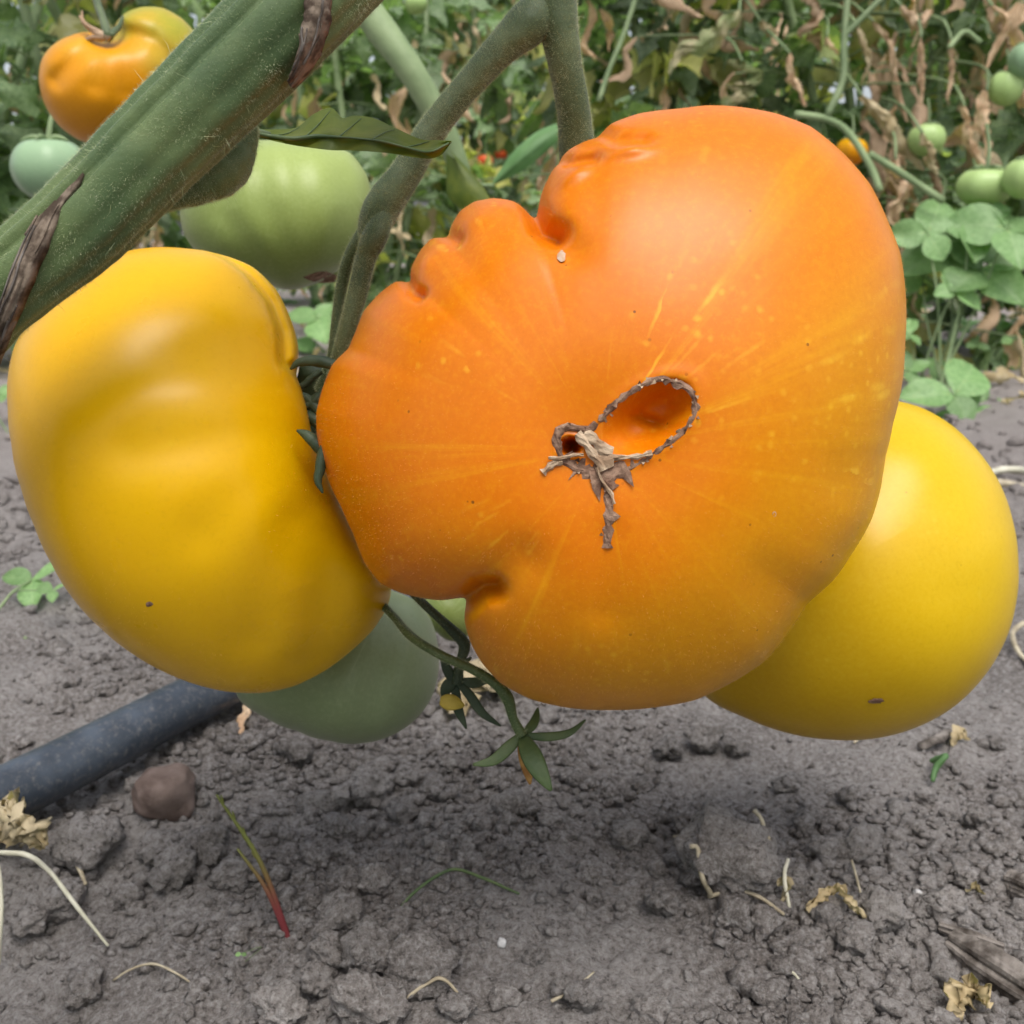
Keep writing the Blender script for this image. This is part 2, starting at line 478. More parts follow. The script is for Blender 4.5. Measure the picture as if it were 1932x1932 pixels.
M['dry'] = leaf_mat('dried_leaf_skin', (0.50, 0.32, 0.20), (0.72, 0.53, 0.37), 70, 0.3, 0.7, 0.3)
M['dry_pale'] = leaf_mat('pale_dried_leaf_skin', (0.44, 0.34, 0.19), (0.60, 0.50, 0.33), 70, 0.25, 0.7, 0.15)
M['wilt'] = leaf_mat('wilting_leaf_skin', (0.36, 0.42, 0.20), (0.55, 0.48, 0.30), 30, 0.3, 0.6, 0.1)
M['straw'] = plain('straw_skin', (0.30, 0.25, 0.17), (0.50, 0.44, 0.32), 160, 0.6, 0.3, 0.0003)
M['white_straw'] = plain('white_straw_skin', (0.48, 0.46, 0.35), (0.62, 0.60, 0.49), 160, 0.5, 0.2, 0.0003)
M['cork'] = plain('corky_scar', (0.12, 0.062, 0.040), (0.33, 0.21, 0.145), 420, 0.8, 0.6, 0.0004, 1600, spec=0.25)
M['cork2'] = plain('pale_corky_scar', (0.28, 0.185, 0.115), (0.52, 0.40, 0.28), 420, 0.8, 0.6, 0.0004, 1600, spec=0.25)
M['fibre'] = plain('bark_fibre', (0.06, 0.042, 0.03), (0.24, 0.19, 0.145), 420, 0.85, 0.6, 0.0004, 1300, spec=0.2)
M['wood'] = plain('grey_wood', (0.055, 0.045, 0.038), (0.24, 0.215, 0.195), 170, 0.85, 0.6, 0.0006, 500, spec=0.2)
M['stone'] = plain('brown_stone', (0.125, 0.088, 0.074), (0.20, 0.150, 0.130), 120, 0.85, 0.6, 0.0008, 400, spec=0.25)
M['petal'] = plain('withered_petal', (0.36, 0.27, 0.03), (0.50, 0.38, 0.06), 200, 0.6, 0.3, 0.0003)
M['brown_petal'] = plain('brown_petal', (0.28, 0.13, 0.03), (0.46, 0.27, 0.08), 300, 0.7, 0.4, 0.0003)
M['red_stem'] = plain('red_seedling', (0.26, 0.035, 0.04), (0.22, 0.20, 0.03), 30, 0.5, 0.2, 0.0003)
M['spot'] = plain('chalky_spot', (0.46, 0.27, 0.15), (0.52, 0.40, 0.32), 700, 0.6, 0.2, 0.0002)
M['white_bit'] = plain('white_mineral', (0.45, 0.44, 0.44), (0.62, 0.61, 0.61), 300, 0.6, 0.3, 0.0003)

def seedling_mat():
    m, nt, b, out = new_mat('seedling_stalk')
    sp = nt.nodes.new('ShaderNodeSeparateXYZ'); nt.links.new(ocoord(nt), sp.inputs[0])
    c = mixc(nt, ramp(nt, sp.outputs['Z'], 0.004, 0.026), (0.17, 0.03, 0.035), (0.13, 0.15, 0.03))
    nt.links.new(c, b.inputs['Base Color']); b.inputs['Roughness'].default_value = 0.5
    return m
M['seedling'] = seedling_mat()

def pipe_mat():
    m, nt, b, out = new_mat('pipe_plastic')
    co = gcoord(nt)
    c = mixc(nt, ramp(nt, noise(nt, co, 60, 5), 0.4, 0.7), (0.034, 0.044, 0.060), (0.072, 0.090, 0.118))
    c = mixc(nt, mth(nt, 'MULTIPLY', ramp(nt, noise(nt, co, 500, 6, 0.75), 0.48, 0.72), 0.55), c, (0.20, 0.19, 0.18))
    nt.links.new(c, b.inputs['Base Color']); b.inputs['Roughness'].default_value = 0.42
    b.inputs['Specular IOR Level'].default_value = 0.5
    bump(nt, b, noise(nt, co, 500, 4), 0.15, 0.0004)
    return m
M['pipe'] = pipe_mat()

# ================================================================== GROUND
def height(x, y):
    x = np.asarray(x, float); y = np.asarray(y, float)
    d = np.hypot(x, y)
    near = 1 / (1 + (d / 2.0) ** 2)
    h = 0.010 * fbm(x * 6, y * 6, o=2)
    h = h + 0.0075 * perlin(x * 22 + 3, y * 22) * (0.6 + 0.8 * np.clip(perlin(x * 5 + 8, y * 5), -0.5, 0.8))
    b1 = 1 - np.abs(perlin(x * 46 + 9, y * 46 + 2)) * 1.6
    h = h + 0.0022 * b1 * near
    b2 = 1 - np.abs(perlin(x * 115 + 1, y * 115 + 5)) * 1.6
    h = h + 0.0013 * b2 * near
    h = h + 0.0017 * perlin(x * 290, y * 290) * near
    return h - 0.004

def build_ground():
    r = np.concatenate([np.geomspace(0.02, 0.15, 14)[:-1], np.geomspace(0.15, 2.6, 390)[:-1], np.geomspace(2.6, 90, 40)])
    a = np.concatenate([np.linspace(-37, 37, 400), np.linspace(37, 323, 92)[1:-1]])
    a = np.radians(a)
    rr, aa = np.meshgrid(r, a, indexing='ij')
    x = rr * np.sin(aa); y = rr * np.cos(aa)
    z = height(x, y)
    n, m = rr.shape
    V = np.stack([x, y, z], -1).reshape(-1, 3)
    F = grid_faces(n, m, True)
    F = F[:, ::-1]
    V = np.vstack([V, [[0, 0, float(z[0].mean())]]])
    o = obj('ground', mesh('ground', V, F, M['soil']))
    tag(o, 'dry grey-brown crumbly garden soil', None, None, 'structure')
build_ground()

def gpos(px, py, lift=0.0):
    p = G(px, py)
    for _ in range(6):
        p = G(px, py, float(height(p[0], p[1])))
    p[2] += lift
    return p

# icospheres
import bmesh
def ico(sub):
    bm = bmesh.new(); bmesh.ops.create_icosphere(bm, subdivisions=sub, radius=1)
    bm.verts.ensure_lookup_table()
    v = np.array([x.co[:] for x in bm.verts]); f = np.array([[q.index for q in p.verts] for p in bm.faces])
    bm.free(); return v, f
I1, I2, I3, I4 = ico(1), ico(2), ico(3), ico(4)

def clod_v(base, seed, rough=0.35, freq=1.3):
    v = base[0]
    n = fbm(v[:, 0] * freq + seed, v[:, 1] * freq + seed * 1.7, v[:, 2] * freq - seed, o=3)
    return v * (1 + rough * n)[:, None]

def scatter_crumbs():
    parts = []
    var1 = [clod_v(I1, s * 3.1, 0.8, 1.3) for s in range(12)]
    var2 = [clod_v(I2, s * 2.3 + 50, 0.6, 1.6) for s in range(14)]
    def put(n, rmin, rmax, lo, hi, var, f, patch=0.0):
        k = 0
        d = np.exp(rng.uniform(np.log(lo), np.log(hi), n * 3)); a = np.radians(rng.uniform(-40, 40, n * 3))
        x = d * np.sin(a); y = d * np.cos(a)
        keep = perlin(x * 9 + 31, y * 9 + 4) + rng.normal(size=len(x)) * 0.25 > patch
        x, y, d = x[keep][:n], y[keep][:n], d[keep][:n]
        z = height(x, y)
        for i in range(len(x)):
            r = rmin * (rmax / rmin) ** (rng.random() ** 1.8)
            v = var[rng.integers(len(var))]
            t = rng.uniform(0, 6.28); c_, s_ = math.cos(t), math.sin(t)
            s3 = r * np.array([rng.uniform(0.8, 1.25), rng.uniform(0.8, 1.25), rng.uniform(0.65, 0.95)])
            q = v * s3
            q = np.stack([q[:, 0] * c_ - q[:, 1] * s_, q[:, 0] * s_ + q[:, 1] * c_, q[:, 2]], -1)
            parts.append((q + [x[i], y[i], z[i] + r * 0.42], f))
    put(17000, 0.0005, 0.0019, 0.17, 0.70, var1, I1[1], -0.02)
    put(4600, 0.0010, 0.0030, 0.17, 0.9, var2, I2[1], 0.08)
    put(220, 0.0025, 0.0055, 0.18, 1.1, var2, I2[1], 0.12)
    put(1800, 0.002, 0.007, 0.6, 2.2, var1, I1[1], -0.2)
    V, F = join(parts)
    o = obj('soil_crumbs', mesh('soil_crumbs', V, F, M['soil']))
    tag(o, 'loose grey crumbs of dry soil strewn over the bed', 'soil crumbs', None, 'stuff')
scatter_crumbs()

# larger clods that can be picked apart: px, py, radius px
clods = [(700,1800,44),(795,1832,46),(690,1893,50),(640,1735,40),(620,1800,34),(735,1905,30),(600,1850,30),(655,1670,26),(710,1665,28),
 (1372,1625,72),(1300,1560,28),(1250,1700,26),(1040,1545,22),(1005,1528,20),(960,1520,17),(700,1490,34),(770,1465,24),(820,1490,22),(760,1530,24),
 (640,1500,22),(690,1440,18),(850,1440,16),(1620,1600,34),(1550,1600,24),(1690,1620,20),(1720,1560,18),(1660,1720,36),(1560,1730,24),(1610,1770,28),
 (1330,1390,28),(1390,1410,22),(1260,1410,22),(1480,1480,20),(1500,1650,22),(1440,1745,28),(1475,1785,22),(1365,1735,18),(1225,1905,30),(1100,1880,26),
 (950,1880,24),(1180,1580,20),(1240,1640,18),(1110,1650,20),(870,1440,18),(930,1470,15),(1090,1475,18),(1150,1500,20),(1210,1480,17),
 (170,1595,46),(395,1600,34),(330,1640,38),(440,1650,28),(160,1860,30),(300,1600,30),(245,1690,24),(120,1700,34),(60,1740,26),(560,1420,26),(480,1400,24),
 (590,1700,22),(530,1900,34),(450,1760,20),(1785,1710,32),(1845,1540,22),(1740,1500,20),(1900,1590,20),(1820,1650,18),(880,1620,20),(920,1610,16),
 (640,1560,24),(600,1620,20),(1000,1640,15),(1310,1650,18),(40,1400,18),(120,1330,16),(200,1300,14),(300,1235,14),(100,1230,12),(1880,1400,16),(1790,1440,14),(1600,1500,18),(1530,1540,16),
 (860,1900,26),(1010,1800,16),(1060,1860,20),(1300,1840,16),(1700,1880,22),(1520,1860,18),(380,1860,18),(250,1770,18)]
clod_meshes = [mesh('soil_clod', clod_v((clod_v(I4, s * 5.3 + 7, 0.42, 1.3), None), s * 2.7 + 90, 0.16, 6.0), I4[1], M['clod']) for s in range(9)]
for i, (px, py, rp) in enumerate(clods):
    p = gpos(px, py + rp * 0.6)
    r = rp * m_per_px(p) * (1.18 if rp >= 26 else 1.08)
    o = obj('soil_clod', clod_meshes[i % 9])
    o.location = (p[0], p[1], p[2] + r * (0.68 if rp >= 26 else 0.55))
    o.scale = (r * rng.uniform(0.92, 1.15), r * rng.uniform(0.9, 1.1), r * rng.uniform(0.72, 0.95))
    o.rotation_euler = (rng.uniform(-0.5, 0.5), rng.uniform(-0.5, 0.5), rng.uniform(0, 6.28))
    special = {9: 'biggest pitted grey soil clod, with cream straws lying round it', 0: 'large oval clod standing at the top of the heaped clod cluster', 1: 'large round clod on the bare side of the heaped clod cluster',
               2: 'large rough clod at the foot of the heaped clod cluster', 48: 'broad grey clod lying between the pipe and the bent pale straw', 60: 'grey clod beneath the minute bright green sprout'}
    if i in special: tag(o, special[i], 'clod')
    elif rp <= 18: tag(o, 'small rounded grey lump of dry soil lying loose on the bed', 'clod', 'small clods on the garden bed')
    else: tag(o, 'rounded grey clod of dry soil half sunk in the loose bed', 'clod', 'clods on the garden bed')

# brown stone below the pipe
p = gpos(312, 1520)
v = clod_v(I4, 3.3, 0.30, 0.8); v = np.sign(v) * np.abs(v) ** 0.8
r = 52 * m_per_px(p)
o = obj('stone', mesh('stone', v * [r * 1.1, r, r * 0.9], I4[1], M['stone']), None, (p[0], p[1], p[2] + r * 0.5))
tag(o, 'brown angular stone lying just below the black pipe', 'stone')

# irrigation pipe
pr = 0.0083
pp = [G(x, y, pr + 0.0035) for x, y in ((-700, 1840), (-330, 1668), (0, 1505), (200, 1405), (395, 1305), (640, 1195), (900, 1090), (1150, 985), (1310, 860), (1385, 740), (1410, 655))]
V, F = tube_vf(pp, pr, 140, 28)
o0 = pp[2]
o = obj('irrigation_pipe', mesh('irrigation_pipe', V - o0, F, M['pipe']), None, o0)
tag(o, 'dusty black plastic irrigation pipe lying on the soil', 'pipe')

# ================================================================== TOMATOES
class Fruit:
    def __init__(s, pts, c, d, Hf, Hb, n=2.15, wpow=3.0, sig=22, shrink=0.978, grooves=(), bumps=(), N=360, Mf=110, Mb=36, rel=0.6):
        s.P = W(c[0], c[1], d); s.dist = np.linalg.norm(s.P - C0)
        s.n = (C0 - s.P) / s.dist
        s.u = Uv - s.n * np.dot(Uv, s.n); s.u /= np.linalg.norm(s.u)
        s.r = np.cross(s.u, s.n)
        s.Hf, s.Hb, s.nn, s.wp = Hf, Hb, n, wpow
        ab = np.array([s.loc(*q) for q in pts]) * shrink
        th = np.arctan2(ab[:, 1], ab[:, 0]); rad = np.hypot(ab[:, 0], ab[:, 1])
        k = np.argsort(th); th, rad = th[k], rad[k]
        s.N = N; s.th = np.linspace(-np.pi, np.pi, N, endpoint=False)
        s.Rr = np.interp(s.th, np.concatenate([th - 2 * np.pi, th, th + 2 * np.pi]), np.tile(rad, 3))
        s.Rr = s.gs(s.Rr, rel); s.Rs = s.gs(s.Rr, sig)
        s.grooves = []; s.bumps = []
        for path, wd, amp in grooves:
            s.grooves.append((np.array([s.front_ab(*q) for q in path]), wd * s.dist / FPX, amp))
        for (px, py, sx, sy, an, amp) in bumps:
            s.bumps.append((s.front_ab(px, py), sx * s.dist / FPX, sy * s.dist / FPX, R_(an), amp))
        s.Mf, s.Mb = Mf, Mb
    def gs(s, a, deg):
        sg = deg / 360 * s.N
        x = np.arange(s.N); x = np.minimum(x, s.N - x)
        k = np.exp(-0.5 * (x / max(sg, 1e-3)) ** 2); k /= k.sum()
        return np.real(np.fft.ifft(np.fft.fft(a) * np.fft.fft(k)))
    def loc(s, px, py):
        v = W(px, py, 1.0) - C0
        t = np.dot(s.P - C0, s.n) / np.dot(v, s.n)
        q = C0 + v * t - s.P
        return np.array([np.dot(q, s.r), np.dot(q, s.u)])
    def zfun(s, ab):
        """height of the front above the rim plane at ab (no relief)"""
        th = math.atan2(ab[1], ab[0]); rho = math.hypot(*ab)
        i = int(round((th + np.pi) / (2 * np.pi) * s.N)) % s.N
        lo, hi = 0.0, np.pi / 2
        for _ in range(24):
            m = 0.5 * (lo + hi); sn = math.sin(m); w_ = sn ** s.wp
            if (s.Rs[i] * (1 - w_) + s.Rr[i] * w_) * sn ** (2 / s.nn) < rho: lo = m
            else: hi = m
        return s.Hf * max(math.cos(lo), 0) ** (2 / s.nn)
    def front_ab(s, px, py):
        a0 = s.loc(px, py); a = a0
        for _ in range(8):
            a = a0 * (1 - s.zfun(a) / s.dist)
        return a
    def relief(s, x, y):
        d = np.zeros_like(x)
        for path, wd, amp in s.grooves:
            best = np.full(x.shape, 1e9)
            for a, b in zip(path[:-1], path[1:]):
                ab = b - a; t = np.clip(((x - a[0]) * ab[0] + (y - a[1]) * ab[1]) / (ab @ ab), 0, 1)
                best = np.minimum(best, (x - a[0] - t * ab[0]) ** 2 + (y - a[1] - t * ab[1]) ** 2)
            d -= amp * np.exp(-best / (wd * wd))
        for c, sx, sy, an, amp in s.bumps:
            dx, dy = x - c[0], y - c[1]
            p_, q_ = dx * math.cos(an) + dy * math.sin(an), -dx * math.sin(an) + dy * math.cos(an)
            d += amp * np.exp(-(p_ / sx) ** 2 - (q_ / sy) ** 2)
        return d
    def front_pt(s, px, py, lift=0.0):
        ab = s.front_ab(px, py)
        z = s.zfun(ab) + float(s.relief(np.array([ab[0]]), np.array([ab[1]]))[0]) + lift
        return s.P + s.r * ab[0] + s.u * ab[1] + s.n * z
    def build(s, name, mat, pig=None, extra=None, pole=None):
        ph = np.concatenate([np.linspace(0.012, np.pi / 2, s.Mf), np.linspace(np.pi / 2, np.pi - 0.02, s.Mb)[1:]])
        sn, cs = np.sin(ph), np.cos(ph)
        w_ = sn ** s.wp
        Re = s.Rs[None] * (1 - w_[:, None]) + s.Rr[None] * w_[:, None]
        rho = Re * (sn ** (2 / s.nn))[:, None]
        x = rho * np.cos(s.th)[None]; y = rho * np.sin(s.th)[None]
        z = np.where(cs > 0, s.Hf, s.Hb) * np.sign(cs) * np.abs(cs) ** (2 / s.nn)
        z = np.repeat(z[:, None], s.N, 1)
        # slight unevenness
        k = 1 / 0.03
        z = z + 0.0006 * fbm(x * k, y * k, z * k, o=2) * (cs > 0)[:, None]
        wt = np.clip(cs * 5, 0, 1)[:, None]
        dz = s.relief(x, y)
        if extra is not None: dz = dz + extra(s, x, y)
        z = z + dz * wt
        # dimple where the stalk joins, at the back
        z = z + np.where(cs < 0, s.Hb * 0.35 * np.exp(-((np.pi - ph) / 0.45) ** 2), 0)[:, None]
        L = s.r[None, None] * x[..., None] + s.u[None, None] * y[..., None] + s.n[None, None] * z[..., None]
        rn = np.repeat((ph / np.pi * 2)[:, None], s.N, 1)
        st = np.stack([np.repeat(np.cos(s.th)[None], len(ph), 0), np.repeat(np.sin(s.th)[None], len(ph), 0), rn], -1)
        if pole is not None:
            c = s.loc(*pole); dx, dy = x - c[0], y - c[1]; dd = np.sqrt(dx * dx + dy * dy + (z * 0.8) ** 2)
            a2 = np.arctan2(dy, dx) + 0.0 * z
            st = np.stack([np.cos(a2), np.sin(a2), dd / s.Rs.mean() * 0.6], -1)
        pg = np.full(x.shape, 0.4) if pig is None else pig(x, y, z, rn)
        nr, nc = x.shape
        V = L.reshape(-1, 3); F = grid_faces(nr, nc, True)
        V = np.vstack([V, L[0].mean(0), L[-1].mean(0)])
        st = np.vstack([st.reshape(-1, 3), [[1, 0, 0], [1, 0, 2]]]); pg = np.concatenate([pg.ravel(), [pg[0].mean(), pg[-1].mean()]])
        j = np.arange(nc); j2 = (j + 1) % nc; k0 = nr * nc
        fl = [list(q) for q in F] + [[k0, b, a] for a, b in zip(j, j2)] + [[k0 + 1, (nr - 1) * nc + a, (nr - 1) * nc + b] for a, b in zip(j, j2)]
        me = mesh(name, V, fl, mat, True, {'pigment': pg, 'streak': st})
        s.V = L; s.nr = nr
        return me
    def fuzz(s, n, Lmin, Lmax, w_):
        """short fine hairs standing on the skin (local vertices)"""
        A = s.V[: s.Mf + 8]
        du = np.roll(A, -1, 1) - np.roll(A, 1, 1); dv = np.gradient(A, axis=0)
        Nn = np.cross(dv, du); Nn /= np.linalg.norm(Nn, axis=2)[..., None] + 1e-12
        ctr = (A * s.n).sum(-1)
        if (Nn * A).sum() < 0: Nn = -Nn
        ar = np.linalg.norm(np.cross(dv, du), axis=2).ravel(); ar /= ar.sum()
        i = rng.choice(len(ar), n, p=ar)
        p = A.reshape(-1, 3)[i] + rng.normal(size=(n, 3)) * 0.0003; d = Nn.reshape(-1, 3)[i]
        p = A.reshape(-1, 3)[i] + (p - A.reshape(-1, 3)[i]) - d * np.sum((p - A.reshape(-1, 3)[i]) * d, 1)[:, None]
        d = d + rng.normal(size=(n, 3)) * 0.25; d /= np.linalg.norm(d, axis=1)[:, None]
        return hair_vf(p, d, rng.uniform(Lmin, Lmax, n), w_)

def place(fr, name, me, label, cat='tomato', group=None):
    o = empty(name, fr.P)
    b = obj('skin', me, o)
    tag(o, label, cat, group)
    return o, b

# ---------------- the big orange one
OUT = [(1057,301),(1079,284),(1122,263),(1154,236),(1205,217),(1284,208),(1330,202),(1380,203),(1460,215),(1530,240),(1590,290),(1640,350),(1672,420),(1695,480),(1705,560),(1703,650),(1697,730),(1680,800),(1668,860),(1660,920),(1640,980),(1600,1045),(1570,1090),(1520,1135),(1490,1180),(1440,1245),(1380,1285),(1310,1318),(1240,1330),(1160,1336),(1080,1333),(1000,1315),(945,1285),(910,1245),(890,1205),(880,1160),(878,1130),(860,1127),(820,1127),(760,1117),(720,1100),(690,1060),(671,1007),(648,956),(628,916),(614,876),(602,825),(600,779),(614,728),(631,688),(662,659),(675,626),(689,588),(720,554),(754,530),(774,530),(781,503),(795,475),(815,453),(843,448),(856,424),(870,400),(897,383),(932,378),(983,388),(1004,410),(1012,415),(1024,373),(1041,332)]
og = [([(1002,402),(1020,425),(1050,440)], 17, 0.0055), ([(1025,425),(1075,470)], 30, 0.0012),
      ([(875,1130),(905,1115),(930,1112)], 17, 0.0065), ([(920,1112),(985,1060)], 40, 0.0012),
      ([(1045,320),(1075,303),(1118,297)], 14, 0.0026), ([(1120,270),(1160,262),(1215,262)], 15, 0.0017),
      ([(772,530),(775,548),(790,556)], 11, 0.0036), ([(840,448),(862,452)], 12, 0.0020),
      ([(1668,890),(1600,905)], 50, 0.0008), ([(1525,1135),(1450,1090)], 50, 0.0007),
      ([(1146,1020),(1140,1150)], 34, 0.0006)]
ob = [(1140,850,120,110,0,-0.0022), (905,410,34,22,20,0.0010), (1190,285,36,14,10,0.0015), (1085,330,30,14,30,0.0014), (800,500,22,26,0,0.0010),
      (800,1020,130,100,0,0.0008), (1000,1230,130,90,0,0.0008)]
fo = Fruit(OUT, (1135, 848), 0.197, 0.040, 0.030, n=2.2, wpow=2.6, sig=20, grooves=og, bumps=ob, N=600, Mf=230, Mb=44, rel=0.45)

def hole_extra(s, x, y):
    d = np.zeros_like(x)
    k = s.dist / FPX * (1 - s.Hf / s.dist)
    for (px, py, sa, sb, an, dep, px2, py2) in ((1224, 788, 96, 57, 35, 0.0068, 1238, 782), (1074, 842, 24, 19, 10, 0.0075, 1080, 840)):
        c = s.front_ab(px, py); a = R_(an)
        dx, dy = x - c[0], y - c[1]
        p_ = (dx * math.cos(a) + dy * math.sin(a)) / (sa * k); q_ = (-dx * math.sin(a) + dy * math.cos(a)) / (sb * k)
        e = np.sqrt(p_ * p_ + q_ * q_)
        t = np.clip((1.04 - e) / 0.80, 0, 1); t = np.sin(t * np.pi / 2) ** 1.2
        d -= dep * t * (0.55 + 0.45 * np.clip(0.6 + 0.9 * p_, 0, 1.1)) * 1.0
        # a seam at the bottom of the hole
        d -= dep * 0.3 * np.exp(-((p_ - 0.0 + 0.35 * q_) / 0.14) ** 2 - ((q_ + 0.1) / 0.5) ** 2) * t
        d += 0.0002 * np.exp(-((e - 1.15) / 0.2) ** 2)
    return d

def opig(x, y, z, rn):
    # orange at the left and round the scar, golden yellow down to the right
    g = 0.26 + 0.62 * np.clip((x / 0.05) * 0.52 - (y / 0.05) * 0.66, -0.9, 1.2)
    g = g - 0.42 * np.exp(-(rn / 0.22) ** 2) + 0.08 * np.clip(y / 0.05, 0, 1.3)
    return np.clip(g, 0, 1)
ome = fo.build('orange_tomato_skin', M['orange'], opig, hole_extra)
ot, osk = place(fo, 'tomato', ome, 'huge ripe orange beefsteak tomato with brown corky scar and holes on its face')
v, f = fo.fuzz(22000, 0.0002, 0.0005, 0.000009)
tag(obj('fuzz', mesh('fuzz', v, f, M['fuzz'], False), ot), kind='stuff')

# corky blossom scar: ribbon lines with ragged teeth + flat plates
def scar():
    parts_d = []; parts_l = []
    cr = lambda q: (917.5 + q[0] * 0.2659, 624 + q[1] * 0.2659)
    def on(px, py, lift): return fo.front_pt(px, py, lift) - fo.P
    def crust(path, w0, dst, teeth=1.0, lift=0.0002, step=8):
        path = [cr(q) for q in path]
        q = smooth_path(np.array([[*a, 0] for a in path]), max(8, int(sum(math.dist(a, b) for a, b in zip(path[:-1], path[1:])) / step)))[:, :2]
        T = np.gradient(q, axis=0); T /= np.linalg.norm(T, axis=1)[:, None]; Nn = np.stack([-T[:, 1], T[:, 0]], -1)
        n = len(q); rows = []
        for i in range(n):
            ww = w0 * (0.45 + 0.35 * math.sin(i * 0.9 + w0) ** 2 + 0.35 * rng.random())
            e1 = ww * (1.2 + 1.3 * rng.random()) if rng.random() < 0.10 * teeth else ww
            e2 = ww * (1.2 + 1.3 * rng.random()) if rng.random() < 0.10 * teeth else ww
            row = []
            for k, (o_, h) in enumerate(((e1, -0.0002), (ww * 0.5, 0.0003), (0, 0.0004), (-ww * 0.5, 0.0003), (-e2, -0.0002))):
                xy = q[i] + Nn[i] * (o_ + rng.normal() * 0.6)
                hh = h * (0.2 + 0.8 * rng.random()) + lift * 0.7 + (0.0007 * rng.random() if abs(o_) > ww * 1.1 else 0)
                row.append(on(xy[0], xy[1], hh))
            rows.append(row)
        V = np.array(rows).reshape(-1, 3); dst.append((V, grid_faces(n, 5)))
    loop = [(800,640),(870,570),(930,505),(1010,440),(1090,390),(1180,350),(1260,338),(1340,365),(1420,400),(1465,450),(1485,530),(1480,590),(1440,660),(1380,735),(1300,800),(1210,860),(1100,930),(1000,985)]
    crust(loop, 7, parts_d, 1.5)
    crust([(780,650),(730,700),(650,690),(560,680),(510,720),(500,780),(510,850),(530,900),(600,960),(690,1000)], 9, parts_d, 1.4)
    crust([(640,730),(700,800),(760,880),(820,950),(840,990)], 10, parts_l, 0.6, 0.0013)
    crust([(440,900),(530,905),(610,885),(690,880)], 4, parts_l, 0.6, 0.0012)
    crust([(860,905),(960,900),(1080,890),(1180,870)], 6, parts_l, 0.6, 0.0012)
    crust([(690,740),(760,770),(830,840),(900,860)], 13, parts_l, 1.0, 0.0008)
    crust([(640,960),(730,1010),(800,1010)], 17, parts_d, 1.2)
    crust([(740,1060),(830,1040),(930,1000),(1000,960)], 20, parts_d, 1.3, 0.0005)
    crust([(800,1000),(850,1060),(900,1130)], 17, parts_d, 1.2, 0.0006)
    crust([(860,1080),(865,1180),(875,1270),(868,1370),(862,1440),(858,1500),(857,1545)], 11, parts_d, 1.5, 0.0004)
    crust([(780,970),(820,1060),(880,1150),(910,1230)], 3.5, parts_l, 0.6, 0.0014)
    crust([(400,1010),(470,950),(540,930)], 8, parts_l, 1.2, 0.0007)
    # upright shards
    def shards(pts, dst, n, L):
        for k in range(n):
            a = pts[rng.integers(len(pts))]
            px, py = cr((a[0] + rng.normal() * 16, a[1] + rng.normal() * 16))
            b = on(px, py, 0.0001)
            an = rng.uniform(0, 6.28); ln = L * rng.uniform(0.4, 1.1)
            dr = fo.r * math.cos(an) + fo.u * math.sin(an); sd_ = fo.r * -math.sin(an) + fo.u * math.cos(an)
            up = fo.n * rng.uniform(0.3, 1.0)
            tip = b + (dr * 0.8 + up) * ln * 0.7; hw = ln * rng.uniform(0.25, 0.5)
            V = np.array([b - sd_ * hw, b + sd_ * hw, tip + sd_ * hw * 0.15, tip - sd_ * hw * 0.15, b - sd_ * hw * 0.6 - fo.n * 0.0004 - dr * 0.0003, b + sd_ * hw * 0.6 - fo.n * 0.0004 - dr * 0.0003])
            dst.append((V, np.array([[0, 1, 2, 3], [4, 0, 3, 3], [1, 5, 2, 2], [5, 4, 3, 2]])))
    allp = loop + [(560,680),(510,780),(640,960),(740,1060),(860,1180),(870,1270),(862,1440),(700,700),(530,900),(930,1000),(830,1040)]
    shards(allp, parts_d, 26, 0.0012); shards(allp, parts_l, 34, 0.0013)
    for nm, pts, mt in (('blossom_scar', parts_d, M['cork']), ('scar_flake', parts_l, M['cork2'])):
        V, F = join(pts)
        fl = [list(dict.fromkeys(q.tolist())) for q in F]
        o = obj(nm, mesh(nm, V, fl, mt, False), ot)
        tag(o, 'ragged brown corky scar ringing the holes' if nm == 'blossom_scar' else 'pale dry flakes lifting off the scar', kind='stuff')
scar()
# chalky white spots on the skin
def spot(fr, par, px, py, rx, ry, mat, name='skin_spot', h=0.0002):
    n = 14; a = np.linspace(0, 2 * np.pi, n, endpoint=False)
    ring = [fr.front_pt(px + rx * math.cos(t) * (1 + 0.15 * rng.normal()), py + ry * math.sin(t) * (1 + 0.1 * rng.normal()), 0.00002) - fr.P for t in a]
    ring2 = [fr.front_pt(px + rx * 0.7 * math.cos(t), py + ry * 0.7 * math.sin(t), h) - fr.P for t in a]
    V = np.array(ring + ring2 + [fr.front_pt(px, py, h * 0.7) - fr.P])
    F = [[i, (i + 1) % n, n + (i + 1) % n, n + i] for i in range(n)] + [[n + i, n + (i + 1) % n, 2 * n] for i in range(n)]
    obj(name, mesh(name, V, [q[::-1] for q in F], mat), par)
spot(fo, ot, 1059, 481, 8, 12, M['spot'], h=0.0001); spot(fo, ot, 1461, 970, 5, 7, M['spot'], h=0.0001)

